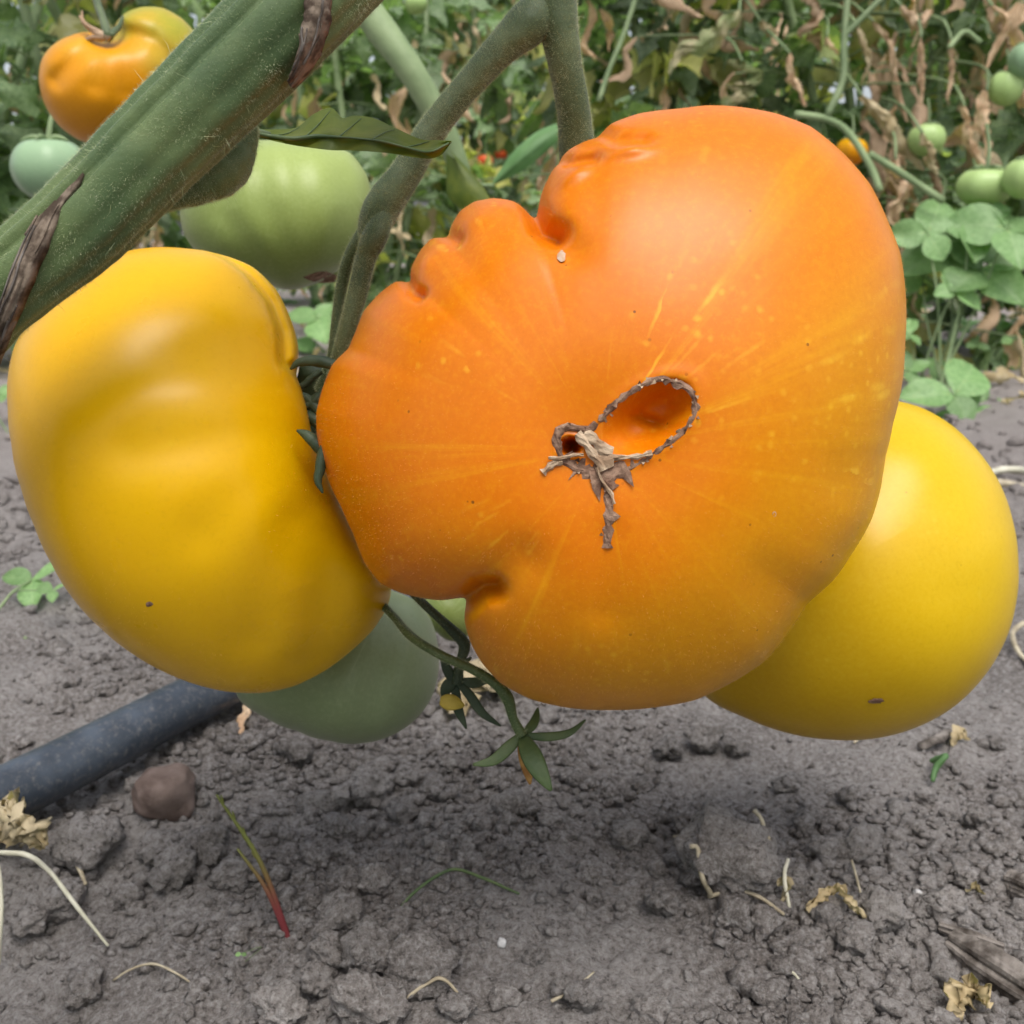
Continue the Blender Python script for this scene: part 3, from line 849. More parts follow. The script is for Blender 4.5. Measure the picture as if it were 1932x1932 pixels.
# ---------------- yellow one at the left
YL = [(235,470),(300,462),(360,466),(420,474),(480,500),(525,545),(550,600),(564,655),(560,690),(556,715),(560,745),(563,780),(562,820),(575,850),(600,880),(625,915),(650,965),(700,1035),(735,1085),(745,1115),(735,1150),(710,1190),(670,1230),(620,1270),(560,1300),(500,1313),(440,1311),(380,1298),(320,1275),(250,1235),(190,1185),(140,1130),(100,1060),(70,990),(45,920),(25,840),(15,770),(14,700),(25,650),(60,590),(110,545),(170,500)]
yg = [([(400,470),(470,510),(515,565),(536,620),(541,680),(556,720)], 13, 0.0030), ([(570,770),(450,680),(380,672)], 64, 0.0005), ([(575,820),(450,822),(250,850)], 40, 0.0009),
      ([(575,860),(500,900),(380,1000)], 44, 0.0008), ([(600,900),(540,1020),(480,1200)], 50, 0.0009), ([(600,880),(590,980),(615,1100),(600,1240)], 55, 0.0024)]
yb = [(570,770,50,80,0,-0.0008), (345,745,120,60,8,0.0004), (470,960,100,70,0,0.0008), (690,1110,50,90,0,0.001)]
fy = Fruit(YL, (325, 870), 0.214, 0.037, 0.032, n=2.1, wpow=5.0, sig=38, grooves=yg, bumps=yb, N=420, Mf=150, Mb=40, rel=1.2)
def ypig(x, y, z, rn):
    return np.clip(0.35 - 0.3 * (y / 0.05) * 0.6 + 0.3 * x / 0.04, 0, 1)
yme = fy.build('yellow_tomato_skin', M['yellow'], ypig, pole=(640, 760))
yt, _ = place(fy, 'tomato', yme, 'large lobed yellow tomato partly covered by the thick green vine')
v, f = fy.fuzz(7000, 0.0002, 0.0005, 0.000009)
tag(obj('fuzz', mesh('fuzz', v, f, M['fuzz'], False), yt), kind='stuff')
spot(fy, yt, 281, 1551 * 0.735, 7, 5, M['cork'], h=0.0001)

# ---------------- yellow one at the right
YR = [(1690,752),(1740,765),(1800,800),(1850,850),(1890,910),(1915,980),(1925,1060),(1920,1140),(1895,1220),(1850,1290),(1790,1345),(1720,1380),(1640,1398),(1560,1398),(1480,1385),(1400,1355),(1340,1328),(1300,1290),(1268,1230),(1262,1150),(1280,1050),(1330,930),(1420,830),(1520,770),(1620,748)]
fr_ = Fruit(YR, (1610, 1075), 0.252, 0.040, 0.036, n=2.0, wpow=2.4, sig=26, grooves=[([(1700,800),(1820,860),(1880,960)], 60, 0.0012), ([(1640,900),(1740,980),(1780,1100)], 60, 0.001)], bumps=[(1760,850,70,60,0,0.0012)], N=300, Mf=110, Mb=30, rel=2)
rme = fr_.build('lemon_tomato_skin', M['lemon'], lambda x, y, z, rn: np.clip(0.5 + 0.4 * x / 0.04 + 0.2 * y / 0.04, 0, 1), pole=(1480, 700))
rt, _ = place(fr_, 'tomato', rme, 'smooth round lemon-yellow tomato tucked behind the huge orange one')
spot(fr_, rt, 1652, 1323, 16, 5, M['cork'], h=0.0003)

# ---------------- green ones
GM = [(500,262),(560,266),(620,270),(665,288),(695,330),(706,380),(697,430),(672,480),(640,512),(590,540),(540,550),(490,532),(430,512),(370,482),(342,440),(335,400),(345,340),(380,300),(430,272)]
fg = Fruit(GM, (545, 400), 0.33, 0.030, 0.028, n=2.1, sig=30, grooves=[([(480,270),(500,380),(560,520)], 26, 0.0012), ([(560,268),(575,390),(590,520)], 22, 0.0012), ([(420,300),(420,400),(500,510)], 24, 0.0012), ([(640,300),(660,390),(620,500)], 22, 0.0010)], bumps=[(620,525,40,20,0,-0.003)], N=240, Mf=80, Mb=24, rel=2)
gme = fg.build('green_tomato_skin', M['green'], lambda x, y, z, rn: np.clip(0.45 + 0.5 * y / 0.03, 0, 1), pole=(520, 180))
gt, _ = place(fg, 'tomato', gme, 'pale green unripe tomato hanging behind the thick vine and curled leaf')
spot(fg, gt, 612, 524, 30, 12, M['cork'], 'blossom_scar', 0.0006)

GB = [(760,1118),(790,1133),(815,1165),(828,1210),(831,1260),(820,1310),(795,1350),(750,1385),(690,1404),(620,1399),(560,1381),(500,1356),(450,1325),(432,1280),(450,1200),(520,1140),(600,1110),(690,1105)]
fb = Fruit(GB, (645, 1265), 0.262, 0.026, 0.025, n=2.1, sig=30, grooves=[([(760,1120),(720,1250),(680,1390)], 26, 0.0012), ([(660,1110),(620,1260),(560,1370)], 30, 0.001)], N=240, Mf=80, Mb=24, rel=2)
bme = fb.build('green_tomato_skin', M['dgreen'], lambda x, y, z, rn: np.clip(0.25 + 0.6 * (x + y) / 0.04, 0, 1), pole=(760, 1060))
bt, _ = place(fb, 'tomato', bme, 'dull green unripe tomato hanging low under the lobed yellow one')
GC = [(840,1105),(880,1120),(893,1160),(886,1200),(860,1212),(825,1195),(800,1160),(805,1120)]
fc_ = Fruit(GC, (848, 1158), 0.30, 0.008, 0.008, n=2.0, N=100, Mf=36, Mb=16, rel=4)
cme = fc_.build('green_tomato_skin', M['green'])
ct, _ = place(fc_, 'tomato', cme, 'tiny green tomato glimpsed between the orange tomato and a thin stalk')

# ---------------- blushing one at the top
TL = [(70,150),(75,112),(95,85),(130,66),(165,58),(192,62),(212,52),(236,22),(270,10),(312,13),(350,36),(375,66),(372,125),(342,192),(292,240),(240,263),(190,272),(150,268),(110,240),(80,195)]
ft = Fruit(TL, (220, 150), 0.42, 0.030, 0.028, n=2.1, wpow=2, sig=24, grooves=[([(200,62),(150,100),(105,150)], 14, 0.0030), ([(215,60),(235,95),(240,170)], 20, 0.0016), ([(225,55),(290,75),(340,130)], 14, 0.0022), ([(200,62),(185,100),(180,160)], 16, 0.0012)], bumps=[(212,62,40,22,0,-0.008)], N=260, Mf=90, Mb=24, rel=1.5)
def tpig(x, y, z, rn):
    return np.clip((y / 0.03) * 1.0 + 0.0 + 0.3 * fbm(x * 60, y * 60, z * 60, o=2), 0, 1)
tme = ft.build('blush_tomato_skin', M['blush'], tpig, pole=(210, 20))
tt, _ = place(ft, 'tomato', tme, 'ribbed orange tomato with green shoulders and withered calyx above the vine')
# its calyx
for i, (q, rr_) in enumerate([([(205,70),(195,40),(185,10),(178,-30)], 0.0016), ([(205,70),(170,55),(150,30)], 0.0011), ([(205,70),(175,72),(140,80)], 0.0010), ([(208,68),(225,50),(232,30)], 0.0011), ([(208,70),(160,45),(155,20)], 0.0008)]):
    pts = [W(x, y, 0.395 + 0.004 * j) for j, (x, y) in enumerate(q)]
    V, F = tube_vf(pts, [rr_ * 1.3, rr_, rr_, rr_ * 0.4] if len(q) == 4 else [rr_ * 1.3, rr_, rr_ * 0.3], 12, 7, rough=0.4, seed=i)
    child_abs('stalk' if i == 0 else 'sepal', V, F, M['truss'] if i in (0, 3) else M['dry'], tt, ft.P)

# ================================================================== THE VINE IN FRONT
vine_org = W(-420, 960, 0.168); vine_org[2] = 0.0
vine = empty('tomato_vine', vine_org)
tag(vine, 'thick hairy green tomato vine slanting across with its fruit stalks', 'vine')
DV = 0.158
vr = lambda px: px / FPX * DV
vpath = [vine_org + np.array([0.005, 0.02, -0.01]), W(-330, 880, 0.166), W(-120, 678, 0.160), W(0, 550, DV), W(145, 431, DV), W(287, 287, DV), W(430, 146, DV), W(575, 4, DV), W(720, -140, 0.162), W(900, -330, 0.172), W(1010, -520, 0.185), W(1060, -800, 0.20)]
vrad = [vr(70), vr(72), vr(76), vr(80), vr(88), vr(91), vr(96), vr(97), vr(92), vr(80), vr(70), vr(60)]
def vsect(a):
    # grooves along the stem; a measured in the tube frame
    s = np.ones_like(a)
    for a0, wd, am in VG:
        d = np.abs((a - a0 + np.pi) % (2 * np.pi) - np.pi)
        s = s - am * np.exp(-(d / wd) ** 2)
    return s
VG = [(0, 0.1, 0)]
_, _, _, fr0 = tube(vpath, vrad, 120, 12)
# find the tube angle that faces up-left of the camera to put the groove there
P_, r_, T_, N_, B_ = fr0
mid = 60
ray = (C0 - P_[mid]); ray /= np.linalg.norm(ray)
up2 = np.cross(ray, T_[mid]); up2 /= np.linalg.norm(up2)
if up2[2] < 0: up2 = -up2
def ang(v): return math.atan2(np.dot(v, B_[mid]), np.dot(v, N_[mid]))
VG = [(ang(ray * 0.80 + up2 * 0.60), 0.12, 0.19), (ang(ray * 0.45 + up2 * 0.89), 0.10, 0.11), (ang(ray * 0.98 - up2 * 0.2), 0.16, 0.05), (ang(ray * 0.75 - up2 * 0.66), 0.10, 0.06), (ang(ray * 0.25 - up2 * 0.95), 0.14, 0.10), (ang(ray * -0.5 + up2 * 0.8), 0.2, 0.06), (ang(-ray), 0.3, 0.1)]
V, F, cp, vfr = tube(vpath, vrad, 220, 72, vsect, rough=0.035, cap=False)
stem = child_abs('stem', V, F, M['vine'], vine, vine_org)
hv = [tube_hairs(vfr, 190000, 0.0003, 0.0008, 0.000016, vsect, 0.9, True), tube_hairs(vfr, 600, 0.0012, 0.0030, 0.000024, vsect, 0.8)]
hV, hF = join(hv)
child_abs('hair', hV, hF, M['hair'], stem, vine_org, False, kind='stuff')

# axillary bump under the stem
bp = [W(300, 395, 0.166), W(370, 350, 0.168), W(420, 315, 0.170), W(455, 268, 0.172), W(475, 232, 0.172)]
V, F, cp, bfr = tube(bp, [vr(6), vr(38), vr(52), vr(34), vr(14)], 40, 30, rough=0.10, cap=False)
bud = child_abs('axil_bud', V, F, M['vine'], vine, vine_org)
hV, hF = join([tube_hairs(bfr, 20000, 0.0003, 0.0008, 0.000016, None, 0.8, True), tube_hairs(bfr, 160, 0.0010, 0.002, 0.00002)])
child_abs('hair', hV, hF, M['hair'], bud, vine_org, False, kind='stuff')

def haired(name, pts, rad, n, seg, mat, nh, nl, sect=None, rough=0.05, seed=0.0, Ls=(0.0003, 0.0008), Ll=(0.0009, 0.0022)):
    V, F, cp, fr = tube(pts, rad, n, seg, sect, rough, seed, cap=False)
    o = child_abs(name, V, F, mat, vine, vine_org)
    ps = [tube_hairs(fr, nh * 4, *Ls, 0.000015, sect, 0.8, True)]
    if nl: ps.append(tube_hairs(fr, nl, *Ll, 0.00002, sect, 0.7))
    hV, hF = join(ps)
    child_abs('hair', hV, hF, M['hair'], o, vine_org, False, kind='stuff')
    return fr

pxr = lambda px, d: px / FPX * d
# truss stem: comes down from the vine above the frame, forks
haired('truss_stem', [W(1020, -560, 0.190), W(1040, -300, 0.198), W(1036, -120, 0.202), W(1042, -20, 0.204), W(1054, 50, 0.205), W(1066, 120, 0.207), W(1082, 210, 0.211), W(1090, 300, 0.216), W(1105, 420, 0.222), W(1120, 620, 0.226)], [pxr(30, .2), pxr(40, .2), pxr(44, .2), pxr(47, .2), pxr(38, .2), pxr(33, .2), pxr(33, .2), pxr(37, .2), pxr(40, .2), pxr(46, .2)], 110, 28, M['truss'], 13000, 240, seed=3)
haired('pedicel', [W(1050, -10, 0.206), W(1006, 36, 0.204), W(945, 92, 0.204), W(880, 165, 0.205), W(815, 245, 0.206), W(770, 320, 0.206), W(728, 380, 0.206), W(709, 415, 0.206), W(698, 445, 0.206), W(692, 470, 0.206)], [pxr(20, .2), pxr(42, .2), pxr(32, .2), pxr(27, .2), pxr(28, .2), pxr(30, .2), pxr(35, .2), pxr(33, .2), pxr(24, .2), pxr(8, .2)], 70, 24, M['truss'], 9000, 160, seed=5)
haired('pedicel', [W(742, 352, 0.207), W(692, 436, 0.208), W(660, 485, 0.210), W(645, 540, 0.212), W(637, 600, 0.213), W(628, 680, 0.214), W(606, 740, 0.216)], [pxr(6, .2), pxr(17, .2), pxr(13, .2), pxr(12, .2), pxr(12, .2), pxr(13, .2), pxr(15, .2)], 50, 16, M['truss'], 3000, 90, seed=6)
haired('pedicel', [W(745, 350, 0.206), W(710, 440, 0.204), W(691, 484, 0.205), W(676, 546, 0.206), W(659, 612, 0.207), W(641, 690, 0.210), W(628, 780, 0.216)], [pxr(8, .2), pxr(24, .2), pxr(20, .2), pxr(19, .2), pxr(18, .2), pxr(19, .2), pxr(20, .2)], 50, 18, M['truss'], 5000, 70, seed=7)
# dark knot of sepals between the two fruits
for i, (pts, ra) in enumerate([
    ([(548,697),(565,684),(600,681),(640,694),(670,720)], [2,8,11,11,10]),
    ([(545,735),(570,728),(590,712),(606,700)], [6,7,7,6]),
    ([(640,722),(612,742),(585,762),(556,772)], [8,11,10,4]),
    ([(556,742),(580,752),(606,778),(640,812)], [5,9,12,12]),
    ([(560,792),(582,786),(612,806),(640,840)], [6,12,14,10]),
    ([(560,812),(580,822),(600,842),(616,868)], [2,10,11,6]),
    ([(612,842),(606,868),(603,890),(600,908),(609,930)], [8,10,9,7,2])]):
    d0 = 0.200 if i in (0, 5, 6) else 0.206
    if i == 6: d0 = 0.187
    if i == 5: d0 = 0.191
    V, F = tube_vf([W(x, y, d0) for x, y in pts], [pxr(a, .2) for a in ra], 24, 12, rough=0.15, seed=i * 2.1)
    child_abs('sepal', V, F, M['sepal'], vine, vine_org)
V, F = tube_vf([W(600, 690, 0.222), W(600, 760, 0.225), W(600, 850, 0.222)], [pxr(40, .2), pxr(50, .2), pxr(30, .2)], 14, 12, rough=0.2)
child_abs('calyx', V, F, M['sepal'], vine, vine_org)

# curled leaf in front
def leaf_front():
    up = [(440,238),(480,243),(520,244),(560,240),(590,216),(622,203),(636,212),(646,223),(668,218),(705,223),(745,241),(795,263),(825,264),(852,266)]
    lo = [(440,252),(480,257),(520,267),(560,275),(620,283),(660,284),(700,286),(740,290),(775,296),(800,299),(815,299),(832,293),(842,282),(852,268)]
    n = 60
    a = smooth_path(np.array([[*q, 0] for q in up]), n)[:, :2]; b = smooth_path(np.array([[*q, 0] for q in lo]), n)[:, :2]
    rows = []
    m = 13
    for i in range(n):
        t = i / (n - 1); d = 0.186 - 0.004 * t
        for j in range(m):
            s = j / (m - 1)
            q = a[i] * (1 - s) + b[i] * s
            # broad underside turned to the lens; far edge folds over behind
            dep = d + 0.010 * (1 - s) ** 1.3 * math.sin(math.pi * min(1, t * 1.05)) - 0.0022 * math.exp(-((s - 0.62) / 0.12) ** 2) + 0.0008 * math.sin(t * 30 + s * 5)
            rows.append(W(q[0], q[1], dep))
    V = np.array(rows); F = grid_faces(n, m)
    child_abs('leaf', V, F, M['leaf_fg'], vine, vine_org)
    for k in range(5):
        i0 = 10 + k * 9
        V, F2 = tube_vf([rows[i0 * m + 8] - Fv * 0.0003, rows[min(n - 1, i0 + 4) * m + 4] - Fv * 0.0003, rows[min(n - 1, i0 + 7) * m + 1] - Fv * 0.0002], [0.00014, 0.00010, 0.00006], 10, 6)
        child_abs('leaf_vein', V, F2, M['sepal2'], vine, vine_org)
    V, F2 = tube_vf([rows[i * m + 8] - Fv * 0.0002 for i in range(4, n, 6)], [0.0004] * 4 + [0.0002] * (len(range(4, n, 6)) - 4), 40, 8)
    child_abs('leaf_vein', V, F2, M['sepal2'], vine, vine_org)
    V, F2 = tube_vf([W(448, 244, 0.176), W(475, 248, 0.184), W(510, 254, 0.186)], [pxr(13, .18), pxr(9, .18), pxr(5, .18)], 14, 10)
    child_abs('petiole', V, F2, M['truss'], vine, vine_org)
leaf_front()

# lower flower stalks with star calyces
def star(cx, cy, d, arms, mat, rname='sepal'):
    for pts, wpx in arms:
        q = smooth_path(np.array([[x, y, dd] for x, y, dd in pts]), 14)
        P = np.array([W(x, y, d + dd) for x, y, dd in q])
        T = np.gradient(P, axis=0); T /= np.linalg.norm(T, axis=1)[:, None]
        view = C0 - P; view /= np.linalg.norm(view, axis=1)[:, None]
        S = np.cross(T, view); S /= np.linalg.norm(S, axis=1)[:, None]
        t = np.linspace(0, 1, 14)
        ww = pxr(wpx, d) * (np.sin(np.pi * np.clip(t * 0.9 + 0.08, 0, 1)) ** 0.75) * (1 - 0.35 * t) + 0.0001
        a = np.linspace(0, 2 * np.pi, 10, endpoint=False)
        V = P[:, None] + ww[:, None, None] * (np.cos(a)[None, :, None] * S[:, None] + 0.35 * np.sin(a)[None, :, None] * view[:, None]) + (0.25 * ww[:, None] * np.abs(np.cos(a))[None])[..., None] * view[:, None]
        fl = [list(z) for z in grid_faces(14, 10, True)] + [list(range(10))[::-1], list(range(130, 140))]
        child_abs(rname, V.reshape(-1, 3), fl, mat, vine, vine_org)
d1 = 0.205
haired('flower_stalk', [W(560, 960, 0.245), W(660, 1080, 0.232), W(737, 1157, 0.218), W(775, 1200, 0.210), W(830, 1235, d1), W(890, 1262, d1), W(935, 1290, d1), W(958, 1318, d1), W(968, 1355, d1), W(985, 1388, d1)], [pxr(8, .2)] * 3 + [pxr(9, .2)] * 3 + [pxr(10, .2), pxr(12, .2), pxr(9, .2), pxr(11, .2)], 70, 12, M['sepal2'], 1500, 10, seed=11)
star(985, 1390, d1, [([(985,1385,0),(960,1410,-.001),(930,1435,-.002),(892,1443,-.003)], 13), ([(985,1388,0),(1000,1420,-.003),(1018,1455,-.005),(1040,1492,-.006)], 22), ([(988,1388,0),(1035,1390,0),(1075,1382,0.001),(1105,1358,0.002)], 9), ([(990,1385,0),(1008,1362,0.002),(1015,1335,0.004)], 10)], M['sepal2'])
star(985, 1390, d1 + 0.002, [([(985,1392,0),(992,1430,0),(1000,1480,0)], 15)], M['brown_petal'], 'withered_petal')
d2 = 0.222
haired('flower_stalk', [W(640, 980, 0.262), W(740, 1080, 0.24), W(795, 1135, d2), W(835, 1172, d2), W(872, 1208, d2), W(876, 1225, d2), W(868, 1250, d2), W(862, 1290, d2)], [pxr(8, .22)] * 3 + [pxr(9, .22), pxr(12, .22), pxr(11, .22), pxr(9, .22), pxr(12, .22)], 50, 12, M['sepal'], 900, 0, seed=12)
star(862, 1290, d2, [([(862,1285,0),(885,1310,-.001),(910,1345,-.002),(945,1370,-.002)], 10), ([(865,1285,0),(895,1288,0),(935,1278,0.002)], 11), ([(860,1290,0),(845,1265,0),(832,1240,0)], 11), ([(860,1292,0),(862,1330,0),(880,1375,0.0)], 11), ([(862,1280,0),(872,1255,0.001),(890,1240,0.002)], 8), ([(858,1280,0),(842,1300,0),(836,1318,0)], 14)], M['sepal'])
star(862, 1300, d2 - 0.003, [([(830,1322,0),(855,1326,0),(876,1332,0)], 17)], M['petal'], 'withered_petal')

# bark fibre wraps on the vine
def wrap(ptsw, label, seed):
    """ptsw: (px, py, halfwidth px); laid on the stem's near side"""
    q = smooth_path(np.array([[x, y, w_] for x, y, w_ in ptsw], float), 46)
    Pc, rc = vfr[0], vfr[1]
    # stem centre line in pixels
    def proj(P):
        v = P - C0; dz = v @ Fv
        return np.stack([966 + FPX * (v @ Rv) / dz, 966 - FPX * (v @ Uv) / dz, dz], -1)
    pc = proj(Pc)
    T2 = np.gradient(q[:, :2], axis=0); T2 /= np.linalg.norm(T2, axis=1)[:, None]; N2 = np.stack([-T2[:, 1], T2[:, 0]], -1)
    m = 13; rows = []
    for i in range(len(q)):
        for j in range(m):
            s = -1 + 2 * j / (m - 1)
            edge = 1 + 0.18 * float(perlin(i * 0.3 + seed, s * 2.0, seed))
            xy = q[i, :2] + N2[i] * s * q[i, 2] * edge
            dd = np.hypot(pc[:, 0] - xy[0], pc[:, 1] - xy[1]); k = int(dd.argmin())
            off = dd[k] / FPX * pc[k, 2]
            h = math.sqrt(max(rc[k] ** 2 - min(off, rc[k] * 1.15) ** 2, 0.0))
            if off > rc[k]: h = -(off - rc[k]) * 1.2
            th = 0.0008 * math.sqrt(max(0.05, 1 - s * s)) + 0.00035 * float(perlin(s * 5.0 + seed, i * 0.10, seed)) + 0.0002 * float(perlin(s * 12.0 + seed, i * 0.25, seed + 3))
            rows.append(W(xy[0], xy[1], pc[k, 2] - h * 1.01 - th - 0.0007))
    V = np.array(rows)
    back = V + Fv * 0.0016
    n = len(q); F = [list(z) for z in grid_faces(n, m)] + [list(z[::-1] + n * m) for z in grid_faces(n, m)]
    for i in range(n - 1):
        F.append([i * m, (i + 1) * m, (i + 1) * m + n * m, i * m + n * m]); F.append([i * m + m - 1, i * m + m - 1 + n * m, (i + 1) * m + m - 1 + n * m, (i + 1) * m + m - 1])
    org = V[0].copy()
    o = empty('fibre_tie', org); tag(o, label, 'plant tie')
    child_abs('strip', np.vstack([V, back]), F, M['fibre'], o, org)
    for k in range(6):
        j = rng.integers(1, m - 1); a = rng.integers(0, n - 14); b = min(n - 1, a + rng.integers(10, 30))
        pts = [V[i * m + int(np.clip(j + round(1.2 * perlin(i * 0.1 + k, 0.5, 0.2)), 0, m - 1))] - Fv * 0.0002 for i in range(a, b, 3)]
        if len(pts) < 3: continue
        Vt, Ft = tube_vf(pts, 0.00014 * rng.uniform(0.7, 1.4), 24, 5)
        child_abs('fibre', Vt, Ft, M['wood'] if k % 3 else M['fibre'], o, org)
wrap([(-30,700,14),(0,618,17),(28,545,19),(60,468,20),(95,396,20),(130,345,17),(160,303,14),(188,272,11),(212,248,7)], 'strip of dry brown bark fibre wound round the lower part of the vine', 1.3)
wrap([(600,-50,24),(598,0,24),(596,30,24),(588,70,22),(576,105,17),(558,140,10),(545,156,5)], 'strip of dry brown bark fibre wound round the upper part of the vine', 4.7)

# ================================================================== LITTER
def stick(name, pts, ra, mat, label, cat, n=24, seg=8, group=None, lifts=None, rough=0.35):
    P = [gpos(x, y + (lifts[i] if lifts else 0) * 2600, (lifts[i] if lifts else 0.0006) + 0.0016) for i, (x, y) in enumerate(pts)]
    r = [a * m_per_px(q) for a, q in zip(ra, P)]
    V, F = tube_vf(P, r, n, seg, rough=rough, seed=P[0][0] * 100)
    org = np.array(P[-1]); o = obj(name, mesh(name, V - org, F, mat), None, org)
    return tag(o, label, cat, group)
stick('dry_stalk', [(-60,1668),(10,1684),(70,1690),(110,1712),(150,1748),(205,1795)], [5,5,5,4.5,4,3], M['white_straw'], 'pale arched leaf stalk bending to the soil beside crumpled cream leaf', 'stalk', 40, lifts=[.012,.017,.017,.014,.008,0])
stick('dry_stalk', [(-12,1600),(0,1645),(10,1690),(15,1740),(8,1790),(0,1830)], [4,4.5,4.5,4.5,4,3], M['white_straw'], 'white upright leaf stalk crossing the arched one beside the crumpled leaf', 'stalk', 40, lifts=[.03,.026,.020,.013,.006,0])
stick('straw', [(182,1590),(160,1602),(145,1625),(150,1650),(163,1680)], [4,4,5,4.5,3.5], M['straw'], 'bent pale straw below the black pipe near the arched stalks', 'straw', 30, lifts=[.001,.003,.004,.003,.0005])
stick('straw', [(40,1610),(70,1580),(98,1555)], [4,4,3], M['straw'], 'short grey straw lying close under the black pipe', 'straw')
stick('straw', [(215,1858),(250,1842),(290,1835),(330,1848),(366,1866)], [2,2.2,2.4,2.2,1.6], M['straw'], 'thin pale thread-like straw arched on dark soil below the red seedling', 'straw', 30, lifts=[-.0005,.0008,.0014,.0008,-.0005])
stick('straw', [(745,1735),(780,1700),(830,1668),(865,1660),(920,1675),(980,1695)], [2.5,3,3,3,3,2], M['sepal2'], 'long thin green-brown stem arched over bare soil below the star calyx', 'stem', 40, lifts=[-.0005,.001,.002,.0022,.001,-.0005])
stick('straw', [(1298,1655),(1312,1660),(1322,1690),(1340,1706)], [5,5,5,5], M['straw'], 'stubby cream straw with bent tip leaning on the biggest clod', 'straw', lifts=[.012,.012,.006,.002])
stick('straw', [(1335,1706),(1385,1702),(1430,1715),(1478,1740)], [5,4.5,4,3], M['straw'], 'long curved cream straw lying in front of the biggest clod', 'straw', 30, lifts=[.001,.003,.003,.001])
stick('straw', [(1482,1662),(1476,1685),(1482,1710),(1488,1725)], [3.5,4,4,3], M['white_straw'], 'white curled straw standing beside the biggest clod', 'straw', lifts=[.008,.006,.003,.0005])
stick('straw', [(1605,1640),(1618,1690),(1628,1730)], [2.5,2.5,2], M['straw'], 'slim straw pointing towards the shrivelled tan leaf', 'straw', lifts=[.002,.002,.001])
stick('straw', [(1270,1592),(1310,1583),(1333,1576)], [2.5,2.5,2], M['straw'], 'thin straw lying just above the biggest clod', 'straw')
stick('straw', [(1418,1592),(1430,1610),(1445,1642)], [5,4,5], M['straw'], 'cream straw fragment on top of the biggest clod', 'straw', lifts=[.014,.014,.011])
stick('straw', [(1932,1185),(1908,1205),(1915,1235),(1940,1262)], [5,5,5,4], M['straw'], 'pale curling tendril beside the lemon-yellow tomato', 'straw', lifts=[.004,.004,.003,.001])
stick('straw', [(1040,1905),(1080,1885),(1120,1850)], [3,3,2], M['straw'], 'brittle straw among clods near the white mineral grain', 'straw')
stick('straw', [(760,1905),(810,1880),(840,1875),(880,1905)], [3,3.5,3.5,2], M['straw'], 'bent straw resting on the cluster of big round clods', 'straw', lifts=[.001,.003,.003,.0])
stick('straw', [(1480,1840),(1496,1852),(1505,1862)], [2.5,3,2.5], M['white_straw'], 'tiny white straw chip on bare dark soil', 'straw')
stick('straw', [(1755,1452),(1780,1448),(1762,1468),(1758,1485)], [5,6,6,4], M['weed'], 'pale green curled shoot lying on soil below the lemon-yellow tomato', 'shoot', lifts=[.003,.005,.004,.001])
stick('twig', [(1735,1420),(1770,1405),(1790,1392)], [9,10,8], M['wood'], 'short brown twig piece below the lemon-yellow tomato', 'twig')
stick('straw', [(1610,1412),(1622,1402),(1632,1395)], [3,3.5,3], M['straw'], 'tiny yellow chaff flake below the lemon-yellow tomato', 'straw')
stick('straw', [(1795,930),(1870,915),(1932,925),(2010,950)], [7,8,8,7], M['straw'], 'bleached straw lying beyond the lemon-yellow tomato', 'straw', lifts=[.002]*4)
stick('straw', [(1840,905),(1900,890),(1990,900)], [6,7,5], M['white_straw'], 'white straw stalk lying beyond the lemon-yellow tomato', 'straw', lifts=[.004]*3)
stick('twig', [(75,1030),(58,1034),(44,1042)], [4,5,7], M['brown_petal'], 'small brown hooked twig beside the lobed yellow tomato', 'twig', lifts=[.03,.03,.03]) if False else None

# driftwood sliver at the corner
def woodbit(pts, ra, label, seed):
    P = [gpos(x, y, 0.004) for x, y in pts]
    r = [a * m_per_px(q) for a, q in zip(ra, P)]
    V, F, cp, fr = tube(P, r, 60, 26, lambda a: 0.55 + 0.45 * np.abs(np.cos(a)) ** 0.6 + 0.10 * np.cos(7 * a + seed) + 0.06 * np.cos(11 * a), rough=0.10, seed=seed)
    fl = [list(q) for q in F]
    for cc in cp: fl += [list(q[:3]) for q in cc]
    org = np.array(P[1]); o = obj('wood_piece', mesh('wood_piece', V - org, fl, M['wood'], False), None, org)
    tag(o, label, 'wood', 'wood')
    del o['group']
woodbit([(1790,1800),(1850,1840),(1925,1890),(2010,1950)], [20,34,36,34], 'weathered grey splintered wood piece lying on the soil', 1.0)
woodbit([(1770,1775),(1830,1795),(1890,1815)], [9,13,8], 'thin grey wood splinter lying along the larger wood piece', 2.5)
woodbit([(1900,1690),(1935,1705),(1990,1735)], [22,24,22], 'flat grey bark chip lying beyond the splintered wood piece', 4.0)

